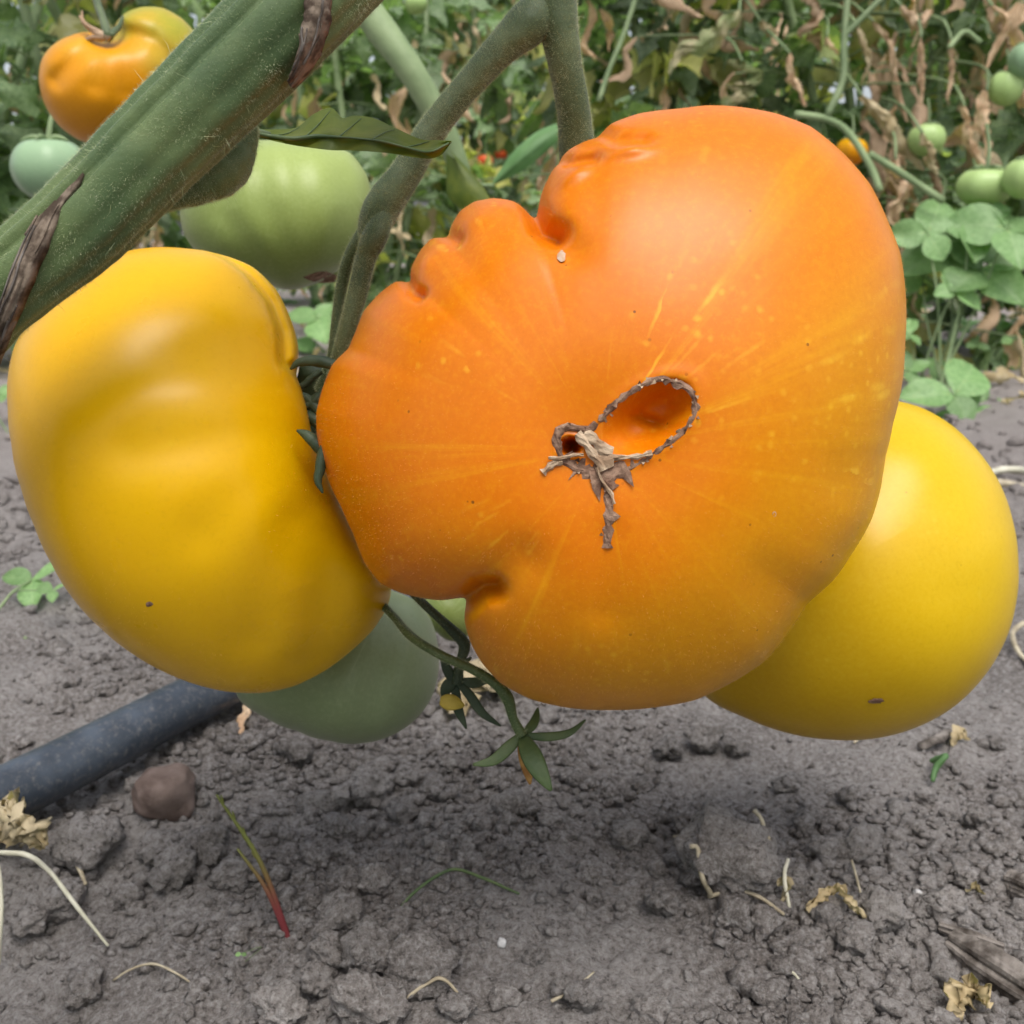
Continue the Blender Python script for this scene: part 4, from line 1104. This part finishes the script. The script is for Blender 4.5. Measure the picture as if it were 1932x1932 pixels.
# crumpled dry leaves
def crumple(name, ctr_path, width, mat, curl=2.2, seed=0.0, n=26, m=11, parent=None, org=None, cr=0.35, taper=True):
    """leaf sheet rolled about its midrib and crumpled; path in world points, width in metres"""
    P = smooth_path(np.array(ctr_path), n)
    T, N, B = frames(P)
    t = np.linspace(0, 1, n)
    wd = width * (np.sin(np.pi * np.clip(t * 0.92 + 0.06, 0, 1)) ** 0.6 if taper else np.ones(n))
    rows = []
    for i in range(n):
        tw = 1.6 * float(perlin(i * 0.12 + seed, 0.3, seed))
        for j in range(m):
            s = -1 + 2 * j / (m - 1)
            a = s * curl * 0.5 * (1 + 0.5 * float(perlin(i * 0.2 + seed, 4.1, 0.1))) + tw
            rad = wd[i] / curl
            x = rad * math.sin(a) ; y = rad * (1 - math.cos(a))
            k = cr * wd[i]
            nz = np.array([perlin(i * 0.45 + seed, j * 0.6, 0.2), perlin(i * 0.45 + seed, j * 0.6, 5.2), perlin(i * 0.45 + seed, j * 0.6, 9.2)], dtype=float) * k
            rows.append(P[i] + N[i] * (x + nz[0]) + B[i] * (y + nz[1]) + T[i] * nz[2] * 0.6)
    V = np.array(rows); F = grid_faces(n, m)
    if parent is None:
        org = V[0].copy() if org is None else org
        o = obj(name, mesh(name, V - org, F, mat), None, org)
    else:
        o = child_abs(name, V, F, mat, parent, org)
    return o
o = crumple('dried_leaf', [gpos(-40, 1600, .012), gpos(10, 1640, .014), gpos(50, 1650, .014), gpos(90, 1650, .008)], 0.012, M['dry_pale'], 2.0, 3.1, 30, 15, cr=0.45)
tag(o, 'crumpled cream dried leaf beside the pale arched stalks', 'dried leaf')
o = crumple('dried_leaf', [gpos(1525, 1735, .002), gpos(1570, 1715, .006), gpos(1595, 1745, .006), gpos(1640, 1760, .003)], 0.0042, M['dry_pale'], 3.0, 8.1, 30, 9, cr=0.4)
tag(o, 'shrivelled tan leaf curl lying on soil near the slim straw', 'dried leaf')
o = crumple('dried_leaf', [gpos(1800, 1930, .001), gpos(1830, 1900, .006), gpos(1860, 1930, .004)], 0.008, M['dry_pale'], 2.0, 2.2, 26, 11, cr=0.4)
tag(o, 'dry beige leaf beside the splintered wood piece', 'dried leaf')
o = crumple('dried_leaf', [gpos(865, 1370, .004), gpos(905, 1350, .012), gpos(940, 1330, .010), gpos(960, 1310, .004)], 0.016, M['dry_pale'], 1.6, 6.6, 26, 11, cr=0.35)
tag(o, 'cream papery dry leaf lying behind the dangling flower stalks', 'dried leaf')
o = crumple('dried_leaf', [gpos(1820, 1700, .003), gpos(1840, 1690, .004), gpos(1858, 1700, .002)], 0.003, M['dry_pale'], 1.6, 9.6, 16, 7)
tag(o, 'small cream leaf scrap beyond the splintered wood piece', 'dried leaf')
o = crumple('dried_leaf', [gpos(1465, 1690, .003), gpos(1478, 1705, .005), gpos(1470, 1720, .002)], 0.004, M['dry_pale'], 1.6, 1.6, 16, 7)
tag(o, 'tan leaf scrap wedged beside the white curled straw', 'dried leaf')
o = crumple('dried_leaf', [gpos(455, 1390, .001), gpos(465, 1375, .006), gpos(470, 1362, .008)], 0.004, M['dry'], 1.6, 5.6, 16, 7)
tag(o, 'small orange-brown leaf scrap under the end of the pipe', 'dried leaf')
o = crumple('dried_leaf', [gpos(1795, 1412, .001), gpos(1812, 1402, .004), gpos(1830, 1405, .002)], 0.005, M['dry_pale'], 1.6, 7.6, 16, 7)
tag(o, 'cream leaf scrap beside the short brown twig piece', 'dried leaf')
# white mineral grains
for (px, py, rp, lb) in ((947, 1782, 9, 'bright white mineral grain on the bare soil'), (582, 1605, 7, 'small white grain beside the red seedling'), (1730, 1688, 8, 'pale round pebble near the slim straw')):
    p = gpos(px, py); r = rp * m_per_px(p)
    o = obj('pebble', mesh('pebble', clod_v(I2, px * 0.1, 0.5) * r, I2[1], M['white_bit']), None, (p[0], p[1], p[2] + r * 0.5))
    tag(o, lb, 'pebble')

# seedling with red foot
def seedling():
    b = gpos(548, 1765)
    o = empty('seedling', b); tag(o, 'slender seedling with red foot and green tip standing in the soil', 'seedling')
    top = b + np.array([-0.0165, 0.004, 0.036])
    mid_ = b * 0.5 + top * 0.5 + np.array([0.0016, 0, 0.001])
    for k, (dx, ln) in enumerate(((0, 1.0), (-0.0012, 0.62))):
        e = b + (top - b) * ln + np.array([dx * 1.5, 0, 0])
        m2 = b + (mid_ - b) * ln + np.array([dx, 0, 0])
        V, F = tube_vf([b + [0, 0, -0.003], m2, e], [0.0008, 0.0006, 0.0003], 24, 8)
        child_abs('stem', V, F, M['seedling'], o, b)
    for k in range(9):
        t = 0.45 + 0.06 * k; c = b + (top - b) * t + (mid_ - (b + top) * 0.5) * (1 - (2 * t - 1) ** 2)
        s_ = -1 if k % 2 else 1
        V, F = tube_vf([c, c + [0.0004 * s_ - 0.0006, 0, 0.0012], c + [0.0007 * s_ - 0.0011, 0, 0.0024]], [0.0003, 0.0003, 0.0001], 8, 5)
        child_abs('leaf', V, F, M['seedling'], o, b)
seedling()

# ================================================================== WEEDS
def oval_leaf_mesh(name, L, wd, mat, fold=0.25, droop=0.3, n=9, m=7, notch=0.0, k=1.0):
    t = np.linspace(0, 1, n)
    hw = wd * np.sin(np.pi * np.clip(t ** k, 0, 1)) ** 0.7; hw[-1] = 0.02 * wd
    rows = []
    for i in range(n):
        for j in range(m):
            s = -1 + 2 * j / (m - 1)
            rows.append([t[i] * L - notch * L * (t[i] ** 4) * (1 - abs(s)) , s * hw[i], fold * abs(s) * hw[i] - droop * L * t[i] ** 2 + 0.03 * L * math.sin(6 * t[i] + 3 * s)])
    return mesh(name, np.array(rows), grid_faces(n, m), mat)
def place_leaf(me, parent, org, pos, az, tilt, roll, s, name='leaf', head=0.0):
    o = obj(name, me, parent)
    o.matrix_local = Matrix.Translation(Vector(pos) - Vector(org)) @ Matrix.Rotation(head, 4, 'X') @ Matrix.Rotation(az, 4, 'Z') @ Matrix.Rotation(-tilt, 4, 'Y') @ Matrix.Rotation(roll, 4, 'X') @ Matrix.Scale(s, 4)
    return o
ovals = [oval_leaf_mesh('round_leaf', 1.0, 0.40, M['clover'], 0.18, 0.15, k=0.8), oval_leaf_mesh('round_leaf', 1.0, 0.46, M['clover'], 0.12, 0.25, k=1.15), oval_leaf_mesh('round_leaf', 1.0, 0.36, M['clover'], 0.3, 0.1, k=0.9)]
def weed_clump(base_px, heads, label, tilt=42):
    b = gpos(*base_px); dep = float(np.dot(b - C0, Fv))
    o = empty('weed', b); tag(o, label, 'weed', None)
    for (hx, hy, L, nl) in heads:
        dd = dep + rng.uniform(-0.05, 0.05)
        top = W(hx, hy, dd)
        foot = b + np.array([rng.normal() * 0.012, rng.normal() * 0.012, -0.004])
        V, F = tube_vf([foot, foot * 0.45 + top * 0.55 + np.array([rng.normal() * 0.006, 0, 0.004]), top], [min(0.0016, pxr(L, dd) * 0.05) * q_ for q_ in (1.0, 0.8, 0.55)], 14, 7)
        child_abs('stem', V, F, M['stem_far'], o, b)
        a0 = rng.uniform(0, 6.28)
        for k in range(nl):
            s = pxr(L, dd) * rng.uniform(0.6, 1.15)
            place_leaf(ovals[rng.integers(3)], o, b, top, a0 + k * 6.28 / nl + rng.normal() * 0.2, rng.uniform(-0.25, 0.35), rng.normal() * 0.25, s, 'leaf', R_(tilt) + rng.normal() * 0.15)
    return o
weed_clump((1775, 745), [(1790,470,100,4),(1750,440,95,3),(1850,510,95,4),(1900,430,100,4),(1740,520,80,3),(1830,420,95,4),(1880,470,95,4),(1800,545,70,3),(1770,690,42,3),(1715,700,50,3),(1715,630,40,3)], 'tall bright green weed with round leaflets growing beyond the lemon-yellow tomato')
weed_clump((1815, 775), [(1800,745,90,3),(1835,775,95,3),(1860,760,80,3)], 'low weed with broad rounded leaves at the foot of the taller weed')
weed_clump((1930, 640), [(1930,440,90,4),(1970,480,90,4),(1990,420,90,4),(1930,560,60,3)], 'green leafy weed growing to the side of the tall round-leaved weed')
weed_clump((1880, 690), [(1840,650,34,3),(1880,610,34,3),(1900,690,34,3),(1860,700,30,3),(1910,640,30,3)], 'small-leaved pale weed seedlings behind the tall round-leaved weed')
weed_clump((590, 660), [(600,600,70,3),(560,640,60,2),(575,650,45,2)], 'single pale green weed behind the forked fruit stalks')
weed_clump((735, 600), [(735,490,60,3),(725,560,60,3),(745,540,50,3)], 'bright green weed sprout behind the huge orange tomato and fruit stalk')
weed_clump((85, 1135), [(60,1095,60,3),(100,1115,30,3)], 'bright green weed shoot beside the lobed yellow tomato')
weed_clump((20, 1190), [(10,1190,60,2)], 'flat green blade lying on soil near the bright weed shoot')
weed_clump((248, 1250), [(246,1242,30,3)], 'tiny green sprout just above the black pipe')
weed_clump((-6, 1440), [(0,1405,34,3)], 'small lime green sprout beside the dusty black pipe')
weed_clump((495, 1812), [(455,1800,16,2)], 'minute bright green sprout bending over near the red seedling')
weed_clump((230, 1490), [(225,1475,22,2)], 'faded green sprout between the pipe and the brown stone')
weed_clump((10, 820), [(0,745,40,3)], 'far green weed by the edge of the lobed yellow tomato')

# ================================================================== BACKGROUND TOMATO ROWS
def leaflet(L, wd, mseed, droop):
    n, m = 8, 5
    t = np.linspace(0, 1, n)
    hw = wd * np.sin(np.pi * np.clip(t ** 0.75, 0, 1)) ** 0.8 * (1 + 0.28 * np.sin(t * 17 + mseed)); hw[-1] = 0.0
    rows = []
    cu = rng.uniform(-0.5, 0.9)
    for i in range(n):
        for j in range(m):
            s = -1 + 2 * j / (m - 1)
            rows.append([t[i] * L * (1 - 0.15 * abs(s)), s * hw[i], -droop * L * t[i] ** 2 + (0.45 - cu * t[i]) * abs(s) * hw[i] + 0.04 * L * math.sin(9 * t[i] + mseed + 4 * s)])
    return np.array(rows), grid_faces(n, m)
def compound(seed):
    parts = []
    n = rng.integers(3, 5)
    dr = rng.uniform(0.2, 0.6)
    ax = lambda t: np.array([t, 0.06 * math.sin(3 * t + seed), -dr * t * t + 0.12 * t])
    V, F = tube_q([ax(0), ax(0.3), ax(0.6), ax(0.85)], [0.016, 0.013, 0.010, 0.006], 8, 5); parts.append((V, F))
    def put(p, az, L, tilt):
        v, f = leaflet(L, L * rng.uniform(0.26, 0.36), rng.uniform(0, 6), rng.uniform(0.15, 0.7))
        roll = rng.normal() * 0.5; c_, s_ = math.cos(roll), math.sin(roll)
        v = np.stack([v[:, 0], v[:, 1] * c_ - v[:, 2] * s_, v[:, 1] * s_ + v[:, 2] * c_], -1)
        c_, s_ = math.cos(tilt), math.sin(tilt); v = np.stack([v[:, 0] * c_ - v[:, 2] * s_, v[:, 1], v[:, 0] * s_ + v[:, 2] * c_], -1)
        c_, s_ = math.cos(az), math.sin(az); v = np.stack([v[:, 0] * c_ - v[:, 1] * s_, v[:, 0] * s_ + v[:, 1] * c_, v[:, 2]], -1)
        parts.append((v + p, f))
    for k in range(n):
        t = 0.3 + 0.5 * k / max(1, n - 1)
        for sgn in (-1, 1):
            put(ax(t), sgn * rng.uniform(0.8, 1.3), rng.uniform(0.26, 0.42), rng.uniform(-0.5, 0.2))
    put(ax(0.85), rng.normal() * 0.2, rng.uniform(0.36, 0.46), rng.uniform(-0.7, 0.0))
    V, F = join(parts)
    return V, F
comp = [compound(s) for s in range(9)]
comp_me = [mesh('tomato_leaf', v, f, M['leaf']) for v, f in comp]
def dry_mesh(seed, mat):
    n, m = 20, 7
    L = 1.0
    path = np.array([[0, 0, 0], [0.12 * rng.normal(), 0.1 * rng.normal(), -0.3], [0.15 * rng.normal(), 0.15 * rng.normal(), -0.65], [0.2 * rng.normal(), 0.2 * rng.normal(), -1.0]])
    P = smooth_path(path, n); T, N, B = frames(P); t = np.linspace(0, 1, n)
    wd = 0.16 * np.sin(np.pi * np.clip(t * 0.9 + 0.08, 0, 1)) ** 0.5 * (1 + 0.35 * np.sin(t * 14 + seed))
    rows = []
    for i in range(n):
        tw = 2.5 * t[i] * rng.choice([1, 1]) + seed
        for j in range(m):
            s = -1 + 2 * j / (m - 1); a = s * 1.5 + tw
            nz = rng.normal(size=3) * 0.012
            rows.append(P[i] + N[i] * (wd[i] * math.sin(a) * 0.7) + B[i] * (wd[i] * (1 - math.cos(s * 1.5)) * 0.7) + nz)
    return mesh('dried_leaf', np.array(rows), grid_faces(n, m), mat)
dry_me = [dry_mesh(s * 1.7, M['dry'] if s % 4 else M['dry_pale']) for s in range(8)]

def tomato_plant(x, y, h, nleaf, ndry, label, group=None, spread=0.22, lsize=(0.10, 0.18), low=0.1, lean=None):
    b = np.array([x, y, float(height(x, y))])
    o = empty('tomato_plant', b); tag(o, label, 'tomato plant', group)
    stems = []
    for s in range(3):
        e = b + np.array([rng.normal() * 0.12, rng.normal() * 0.10, h * rng.uniform(0.75, 1.05)])
        pts = [b + np.array([rng.normal() * 0.015, rng.normal() * 0.015, -0.02]), b * 0.65 + e * 0.35 + rng.normal(size=3) * 0.03, b * 0.3 + e * 0.7 + rng.normal(size=3) * 0.03, e]
        V, F = tube_vf(pts, [0.0075, 0.0065, 0.0055, 0.003], 24, 8, rough=0.1)
        child_abs('stem', V, F, M['stem_far'], o, b)
        stems.append(smooth_path(np.array(pts), 40))
    for k in range(nleaf):
        st_ = stems[k % 3]; t = rng.uniform(low, 1.0); p = st_[int(t * 39)]
        az = rng.uniform(0, 6.28)
        place_leaf(comp_me[rng.integers(9)], o, b, p, az, rng.uniform(-0.6, 0.5), rng.normal() * 0.4, rng.uniform(*lsize))
    for k in range(ndry):
        st_ = stems[k % 3]; t = rng.uniform(0.12, 0.85); p = st_[int(t * 39)] + np.array([rng.normal() * spread * 0.5, rng.normal() * 0.06 - 0.06, 0])
        pz = st_[int(t * 39)]
        V, F = tube_vf([pz, (pz + p) / 2 + [0, 0, 0.01], p], [0.0018, 0.0014, 0.0010], 6, 5)
        child_abs('petiole', V, F, M['stem_far'], o, b)
        place_leaf(dry_me[rng.integers(8)], o, b, p, rng.uniform(0, 6.28), rng.normal() * 0.3, rng.normal() * 0.3, rng.uniform(0.045, 0.095), 'dried_leaf')
    return o, b

# near right-hand plants (about 1.1 to 1.4 m away)
near = []
for i, (x, y, h, nl, nd, lb) in enumerate([
        (0.20, 1.52, 0.72, 80, 46, 'half-withered tomato plant right behind the huge orange tomato'),
        (0.44, 1.42, 0.75, 80, 80, 'withering tomato plant hung with many curled brown leaves'),
        (0.74, 1.46, 0.75, 80, 70, 'withering tomato plant carrying green fruit behind the round-leaved weed'),
        (-0.62, 1.35, 0.8, 80, 14, 'leafy green tomato plant behind the blushing ribbed tomato'),
        (-0.20, 1.80, 0.72, 80, 40, 'tomato plant with brown leaf tips standing behind the pale green tomato')]):
    near.append(tomato_plant(x, y, h, nl, nd, lb))
gname = 'tomato plants in the far rows'
for k in range(9):
    tomato_plant(-1.7 + k * 0.43 + rng.normal() * 0.05, 2.4 + rng.normal() * 0.12, 0.92 + 0.12 * rng.random(), 90, 44, 'bushy tomato plant in the far rows mixed green and brown', gname)
for k in range(9):
    tomato_plant(-2.9 + k * 0.72 + rng.normal() * 0.05, 3.9 + rng.normal() * 0.15, 1.25 + 0.2 * rng.random(), 90, 30, 'bushy tomato plant in the far rows mixed green and brown', gname, 0.3, (0.16, 0.28))
for k in range(9):
    tomato_plant(-4.6 + k * 1.15, 6.5 + rng.normal() * 0.3, 1.9 + 0.4 * rng.random(), 110, 0, 'bushy tomato plant in the far rows mixed green and brown', gname, 0.5, (0.32, 0.6))

# unseen plants added behind the camera to shade the fruit from the front
for k in range(5):
    tomato_plant(-1.3 + k * 0.62, -1.15 + rng.normal() * 0.08, 0.90, 40, 6, 'bushy tomato plant added unseen behind the camera to shade the fruit', 'added shading plants behind the camera', 0.2, (0.16, 0.28))

# picked-out withered leaves on the near right plants (pixel path, half width px)
ph, pb = near[1]
hero = [([(1395,20),(1345,60),(1300,95),(1262,140)], 34, 'wilt', 2.2), ([(1400,115),(1392,150),(1380,205)], 40, 'wilt', 0.9), ([(1525,-10),(1540,40),(1555,98)], 30, 'dry', 1.6), ([(1648,40),(1680,80),(1692,140),(1712,230)], 14, 'dry', 2.6),
        ([(1738,70),(1742,130),(1738,200)], 13, 'dry', 2.4), ([(1795,75),(1797,130),(1788,190)], 12, 'dry', 2.4), ([(1625,180),(1670,215),(1700,260),(1745,320)], 22, 'dry_pale', 2.4), ([(1872,10),(1906,40),(1885,90),(1850,150)], 13, 'dry', 2.6),
        ([(1862,170),(1858,230),(1868,300)], 20, 'dry', 2.0), ([(1820,200),(1832,260),(1862,320)], 16, 'dry', 2.2), ([(1690,300),(1715,340),(1690,400),(1700,440)], 26, 'dry', 1.8), ([(1620,50),(1640,110),(1625,160)], 12, 'dry_pale', 2.4),
        ([(1560,70),(1580,100),(1590,80)], 10, 'dry', 2.0), ([(1435,40),(1450,52),(1470,60)], 16, 'dry_pale', 2.4), ([(1490,100),(1500,150),(1520,200)], 14, 'dry', 2.0), ([(1740,250),(1760,290),(1770,330)], 16, 'dry_pale', 2.0),
        ([(1775,380),(1760,410),(1730,430)], 18, 'dry', 2.0), ([(1700,10),(1740,40),(1760,20)], 16, 'dry', 1.6)]
for i, (pts, wpx, mt, cu) in enumerate(hero):
    dd = 1.10 + 0.08 * rng.random()
    path = [W(x, y, dd + 0.012 * j) for j, (x, y) in enumerate(pts)]
    crumple('dried_leaf', path, pxr(wpx * 1.5, dd), M[mt], cu, 2.3 * i + 0.7, 24, 9, ph, pb, cr=0.30)
    a = np.array(path[0]); 
    V, F = tube_vf([a, a + [rng.normal() * 0.01, 0.05, 0.03], a + [rng.normal() * 0.02, 0.2, 0.06]], [0.0016, 0.0018, 0.0022], 10, 6)
    child_abs('petiole', V, F, M['stem_far'], ph, pb)
# stems seen crossing there
for pts, ra in (([(1205,-20),(1175,70),(1150,130),(1130,190)], 5), ([(1600,-20),(1592,80),(1590,150),(1560,220)], 7), ([(1590,70),(1620,40),(1660,0),(1690,-20)], 6), ([(1500,215),(1560,225),(1600,250),(1640,310),(1660,360)], 7), ([(1850,80),(1820,60),(1790,90)], 5), ([(1640,290),(1690,320),(1780,380)], 7)):
    P = [W(x, y, 1.1) for x, y in pts]
    V, F = tube_vf(P, pxr(ra, 1.1), 20, 7, rough=0.15)
    child_abs('stem', V, F, M['stem_far'], ph, pb)

# background stem slanting down with a leaf (between the vine and the fruit stalk)
lp, lb_ = near[4]
P = [W(640, -60, 0.62), W(700, 30, 0.62), W(770, 125, 0.62), W(825, 220, 0.63), W(860, 300, 0.64), W(885, 400, 0.66), W(905, 520, 0.70)]
V, F = tube_vf(P, [pxr(a, .62) for a in (30, 30, 27, 24, 22, 20, 20)], 40, 14, rough=0.06)
fo_ = np.array([W(905, 520, 0.70)[0], W(905, 520, 0.70)[1], 0.0])
sl = empty('tomato_plant', fo_); tag(sl, 'slanting bare tomato plant with a folded leaf behind the fruit stalk', 'tomato plant')
child_abs('stem', V, F, M['stem_far'], sl, fo_)
V, F = tube_vf([W(905, 520, 0.70), W(915, 640, 0.72), fo_ + [0, 0, -0.02]], [pxr(20, .7), pxr(20, .7), pxr(20, .7)], 16, 10)
child_abs('stem', V, F, M['stem_far'], sl, fo_)
def sheet(name, rows, mat, parent, org):
    n = 20; R2 = [smooth_path(np.array(r), n) for r in rows]
    V = np.stack(R2, 1).reshape(-1, 3)
    return child_abs(name, V, grid_faces(n, len(rows)), mat, parent, org)
sheet('leaf', [[W(842, 290, .60), W(842, 340, .60), W(846, 372, .60), W(872, 398, .60)], [W(860, 300, .585), W(875, 335, .585), W(885, 360, .585), W(900, 392, .585)], [W(846, 280, .59), W(880, 315, .59), W(910, 350, .59), W(930, 385, .59)]], M['leaf_fg'], sl, fo_)
sheet('leaf', [[W(928, 345, .66), W(965, 290, .66), W(1010, 250, .66), W(1052, 232, .66)], [W(935, 345, .645), W(985, 300, .64), W(1025, 268, .64), W(1055, 245, .645)], [W(930, 350, .65), W(990, 320, .65), W(1035, 282, .65), W(1058, 262, .65)]], M['weed'], sl, fo_)
V, F = tube_vf([W(862, 300, .64), W(900, 345, .645), W(932, 350, .65)], pxr(4, .65), 10, 6)
child_abs('petiole', V, F, M['stem_far'], sl, fo_)

# ---------------- fruits in the background
def ball_fruit(px, py, rp, d, mat, label, squash=0.88, ribs=7, rib=0.03, group=None, top=True, cal=True):
    p = W(px, py, d); r = pxr(rp, d)
    nth, nph = 40, 22
    th = np.linspace(0, 2 * np.pi, nth, endpoint=False); phh = np.linspace(0.03, np.pi - 0.03, nph)
    T2, P2 = np.meshgrid(th, phh, indexing='xy')
    sd_ = rng.uniform(0, 6)
    rr2 = r * (1 + rib * np.cos(ribs * T2 + sd_) * np.sin(P2))
    x = rr2 * np.sin(P2) * np.cos(T2); y = rr2 * np.sin(P2) * np.sin(T2)
    z = squash * r * np.cos(P2) - r * 0.22 * np.exp(-(P2 / 0.5) ** 2)
    V = np.stack([x, y, z], -1).reshape(-1, 3)
    V = np.vstack([V, [[0, 0, z[0].mean()], [0, 0, z[-1].mean()]]])
    k0 = nth * nph; F = [list(q) for q in grid_faces(nph, nth, True)] + [[k0, (j + 1) % nth, j] for j in range(nth)] + [[k0 + 1, (nph - 1) * nth + j, (nph - 1) * nth + (j + 1) % nth] for j in range(nth)]
    F = [q[::-1] for q in F]
    st = np.stack([np.cos(T2), np.sin(T2), P2 / 2], -1).reshape(-1, 3); st = np.vstack([st, [[1, 0, 0], [1, 0, 1]]])
    pg = np.concatenate([(0.5 + 0.4 * np.cos(P2)).ravel(), [1, 0]])
    o = empty('tomato', p); tag(o, label, 'tomato', group)
    obj('skin', mesh('skin', V, F, mat, True, {'pigment': pg, 'streak': st}), o)
    # calyx + stalk up into the plant
    zt = squash * r * 0.75
    Vt, Ft = tube_vf([(0, 0, zt - 0.002), (r * 0.1, r * 0.2, r * 1.3), (r * 0.2, r * 0.9, r * 2.2)], [r * 0.09, r * 0.07, r * 0.07], 10, 7)
    obj('stalk', mesh('stalk', Vt, Ft, M['stem_far']), o)
    if cal:
        for k in range(5):
            a = k * 1.257 + sd_
            Vt, Ft = tube_vf([(0, 0, zt), (0.35 * r * math.cos(a), 0.35 * r * math.sin(a), zt + 0.12 * r), (0.7 * r * math.cos(a), 0.7 * r * math.sin(a), zt + 0.02 * r)], [r * 0.09, r * 0.08, r * 0.01], 8, 5)
            obj('sepal', mesh('sepal', Vt, Ft, M['stem_far']), o)
    return o
ball_fruit(95, 318, 70, 0.62, M['blue_green'], 'bluish green tomato below the blushing ribbed tomato', 0.9)
ball_fruit(1858, 352, 52, 1.12, M['pale_green'], 'glossy pale green tomato with flat base above the round-leaved weed', 0.75)
ball_fruit(1935, 335, 42, 1.08, M['pale_green'], 'pale green tomato touching the glossy flat-based one', 0.95)
ball_fruit(1898, 165, 32, 1.14, M['pale_green'], 'small light green tomato beneath the highest bluish one', 1.05)
ball_fruit(1940, 112, 36, 1.12, M['blue_green'], 'bluish green tomato hanging highest beside curled brown leaves', 0.95)
ball_fruit(1748, 262, 34, 1.16, M['pale_green'], 'light green tomato half hidden behind curled brown leaves', 0.95)
ball_fruit(1606, 285, 30, 1.14, M['orange'], 'small orange tomato peeking past dark stems behind the huge one', 0.9)
ball_fruit(820, 92, 14, 2.2, M['red'], 'small red tomato in the far foliage between the two fruit stalks', 0.9, group=None)
ball_fruit(915, 305, 16, 2.2, M['red'], 'small dark red tomato low in the far foliage', 0.9)
ball_fruit(945, 292, 12, 2.25, M['red'], 'tiny red tomato beside the small dark red one', 0.9)
ball_fruit(785, 6, 22, 1.5, M['pale_green'], 'yellow-green tomato high in the foliage between vine and fruit stalk', 0.95)
ball_fruit(1500, -10, 30, 1.3, M['pale_green'], 'pale green tomato at the top of the withering plant', 0.95)

# ground weeds under the rows
def ground_cover():
    parts = []
    for k in range(900):
        d = rng.uniform(1.3, 3.8); x = rng.uniform(-1.0, 1.0) * d * 0.62
        if perlin(x * 2.3 + 5, d * 2.3, 0.4) < 0.05: continue
        z = float(height(x, d))
        for j in range(5):
            v, f = leaflet(rng.uniform(0.02, 0.05), 0.012, rng.uniform(0, 6), 0.3)
            az = rng.uniform(0, 6.28); ti = rng.uniform(0.1, 1.0)
            c_, s_ = math.cos(ti), math.sin(ti); v = np.stack([v[:, 0] * c_ - v[:, 2] * s_, v[:, 1], v[:, 0] * s_ + v[:, 2] * c_], -1)
            c_, s_ = math.cos(az), math.sin(az); v = np.stack([v[:, 0] * c_ - v[:, 1] * s_, v[:, 0] * s_ + v[:, 1] * c_, v[:, 2]], -1)
            parts.append((v + [x + rng.normal() * 0.02, d + rng.normal() * 0.02, z], f))
    V, F = join(parts)
    o = obj('ground_weeds', mesh('ground_weeds', V, F, M['weed']))
    tag(o, 'low green weeds spreading over soil under the far rows', 'weeds', None, 'stuff')
ground_cover()

# dry litter and fallen leaves under the rows
def litter():
    parts = []
    src = [(np.array([v.co[:] for v in me.vertices]), np.array([list(p.vertices) for p in me.polygons])) for me in dry_me]
    for k in range(420):
        y = rng.uniform(0.85, 2.3); x = rng.uniform(-0.62, 0.62) * (y + 0.15)
        if rng.random() > (0.25 if y < 1.15 else 1.0): continue
        v, f = src[rng.integers(len(src))]
        L = rng.uniform(0.02, 0.07)
        v = v * L
        v = np.stack([v[:, 2], v[:, 1], v[:, 0]], -1)
        a = rng.uniform(0, 6.28); c_, s_ = math.cos(a), math.sin(a)
        v = np.stack([v[:, 0] * c_ - v[:, 1] * s_, v[:, 0] * s_ + v[:, 1] * c_, v[:, 2]], -1)
        parts.append((v + [x, y, float(height(x, y)) + L * 0.12], f))
    V, F = join(parts)
    o = obj('leaf_litter', mesh('leaf_litter', V, F, M['dry_pale']))
    tag(o, 'pale dry leaf litter strewn under the tomato rows', 'leaf litter', None, 'stuff')
litter()
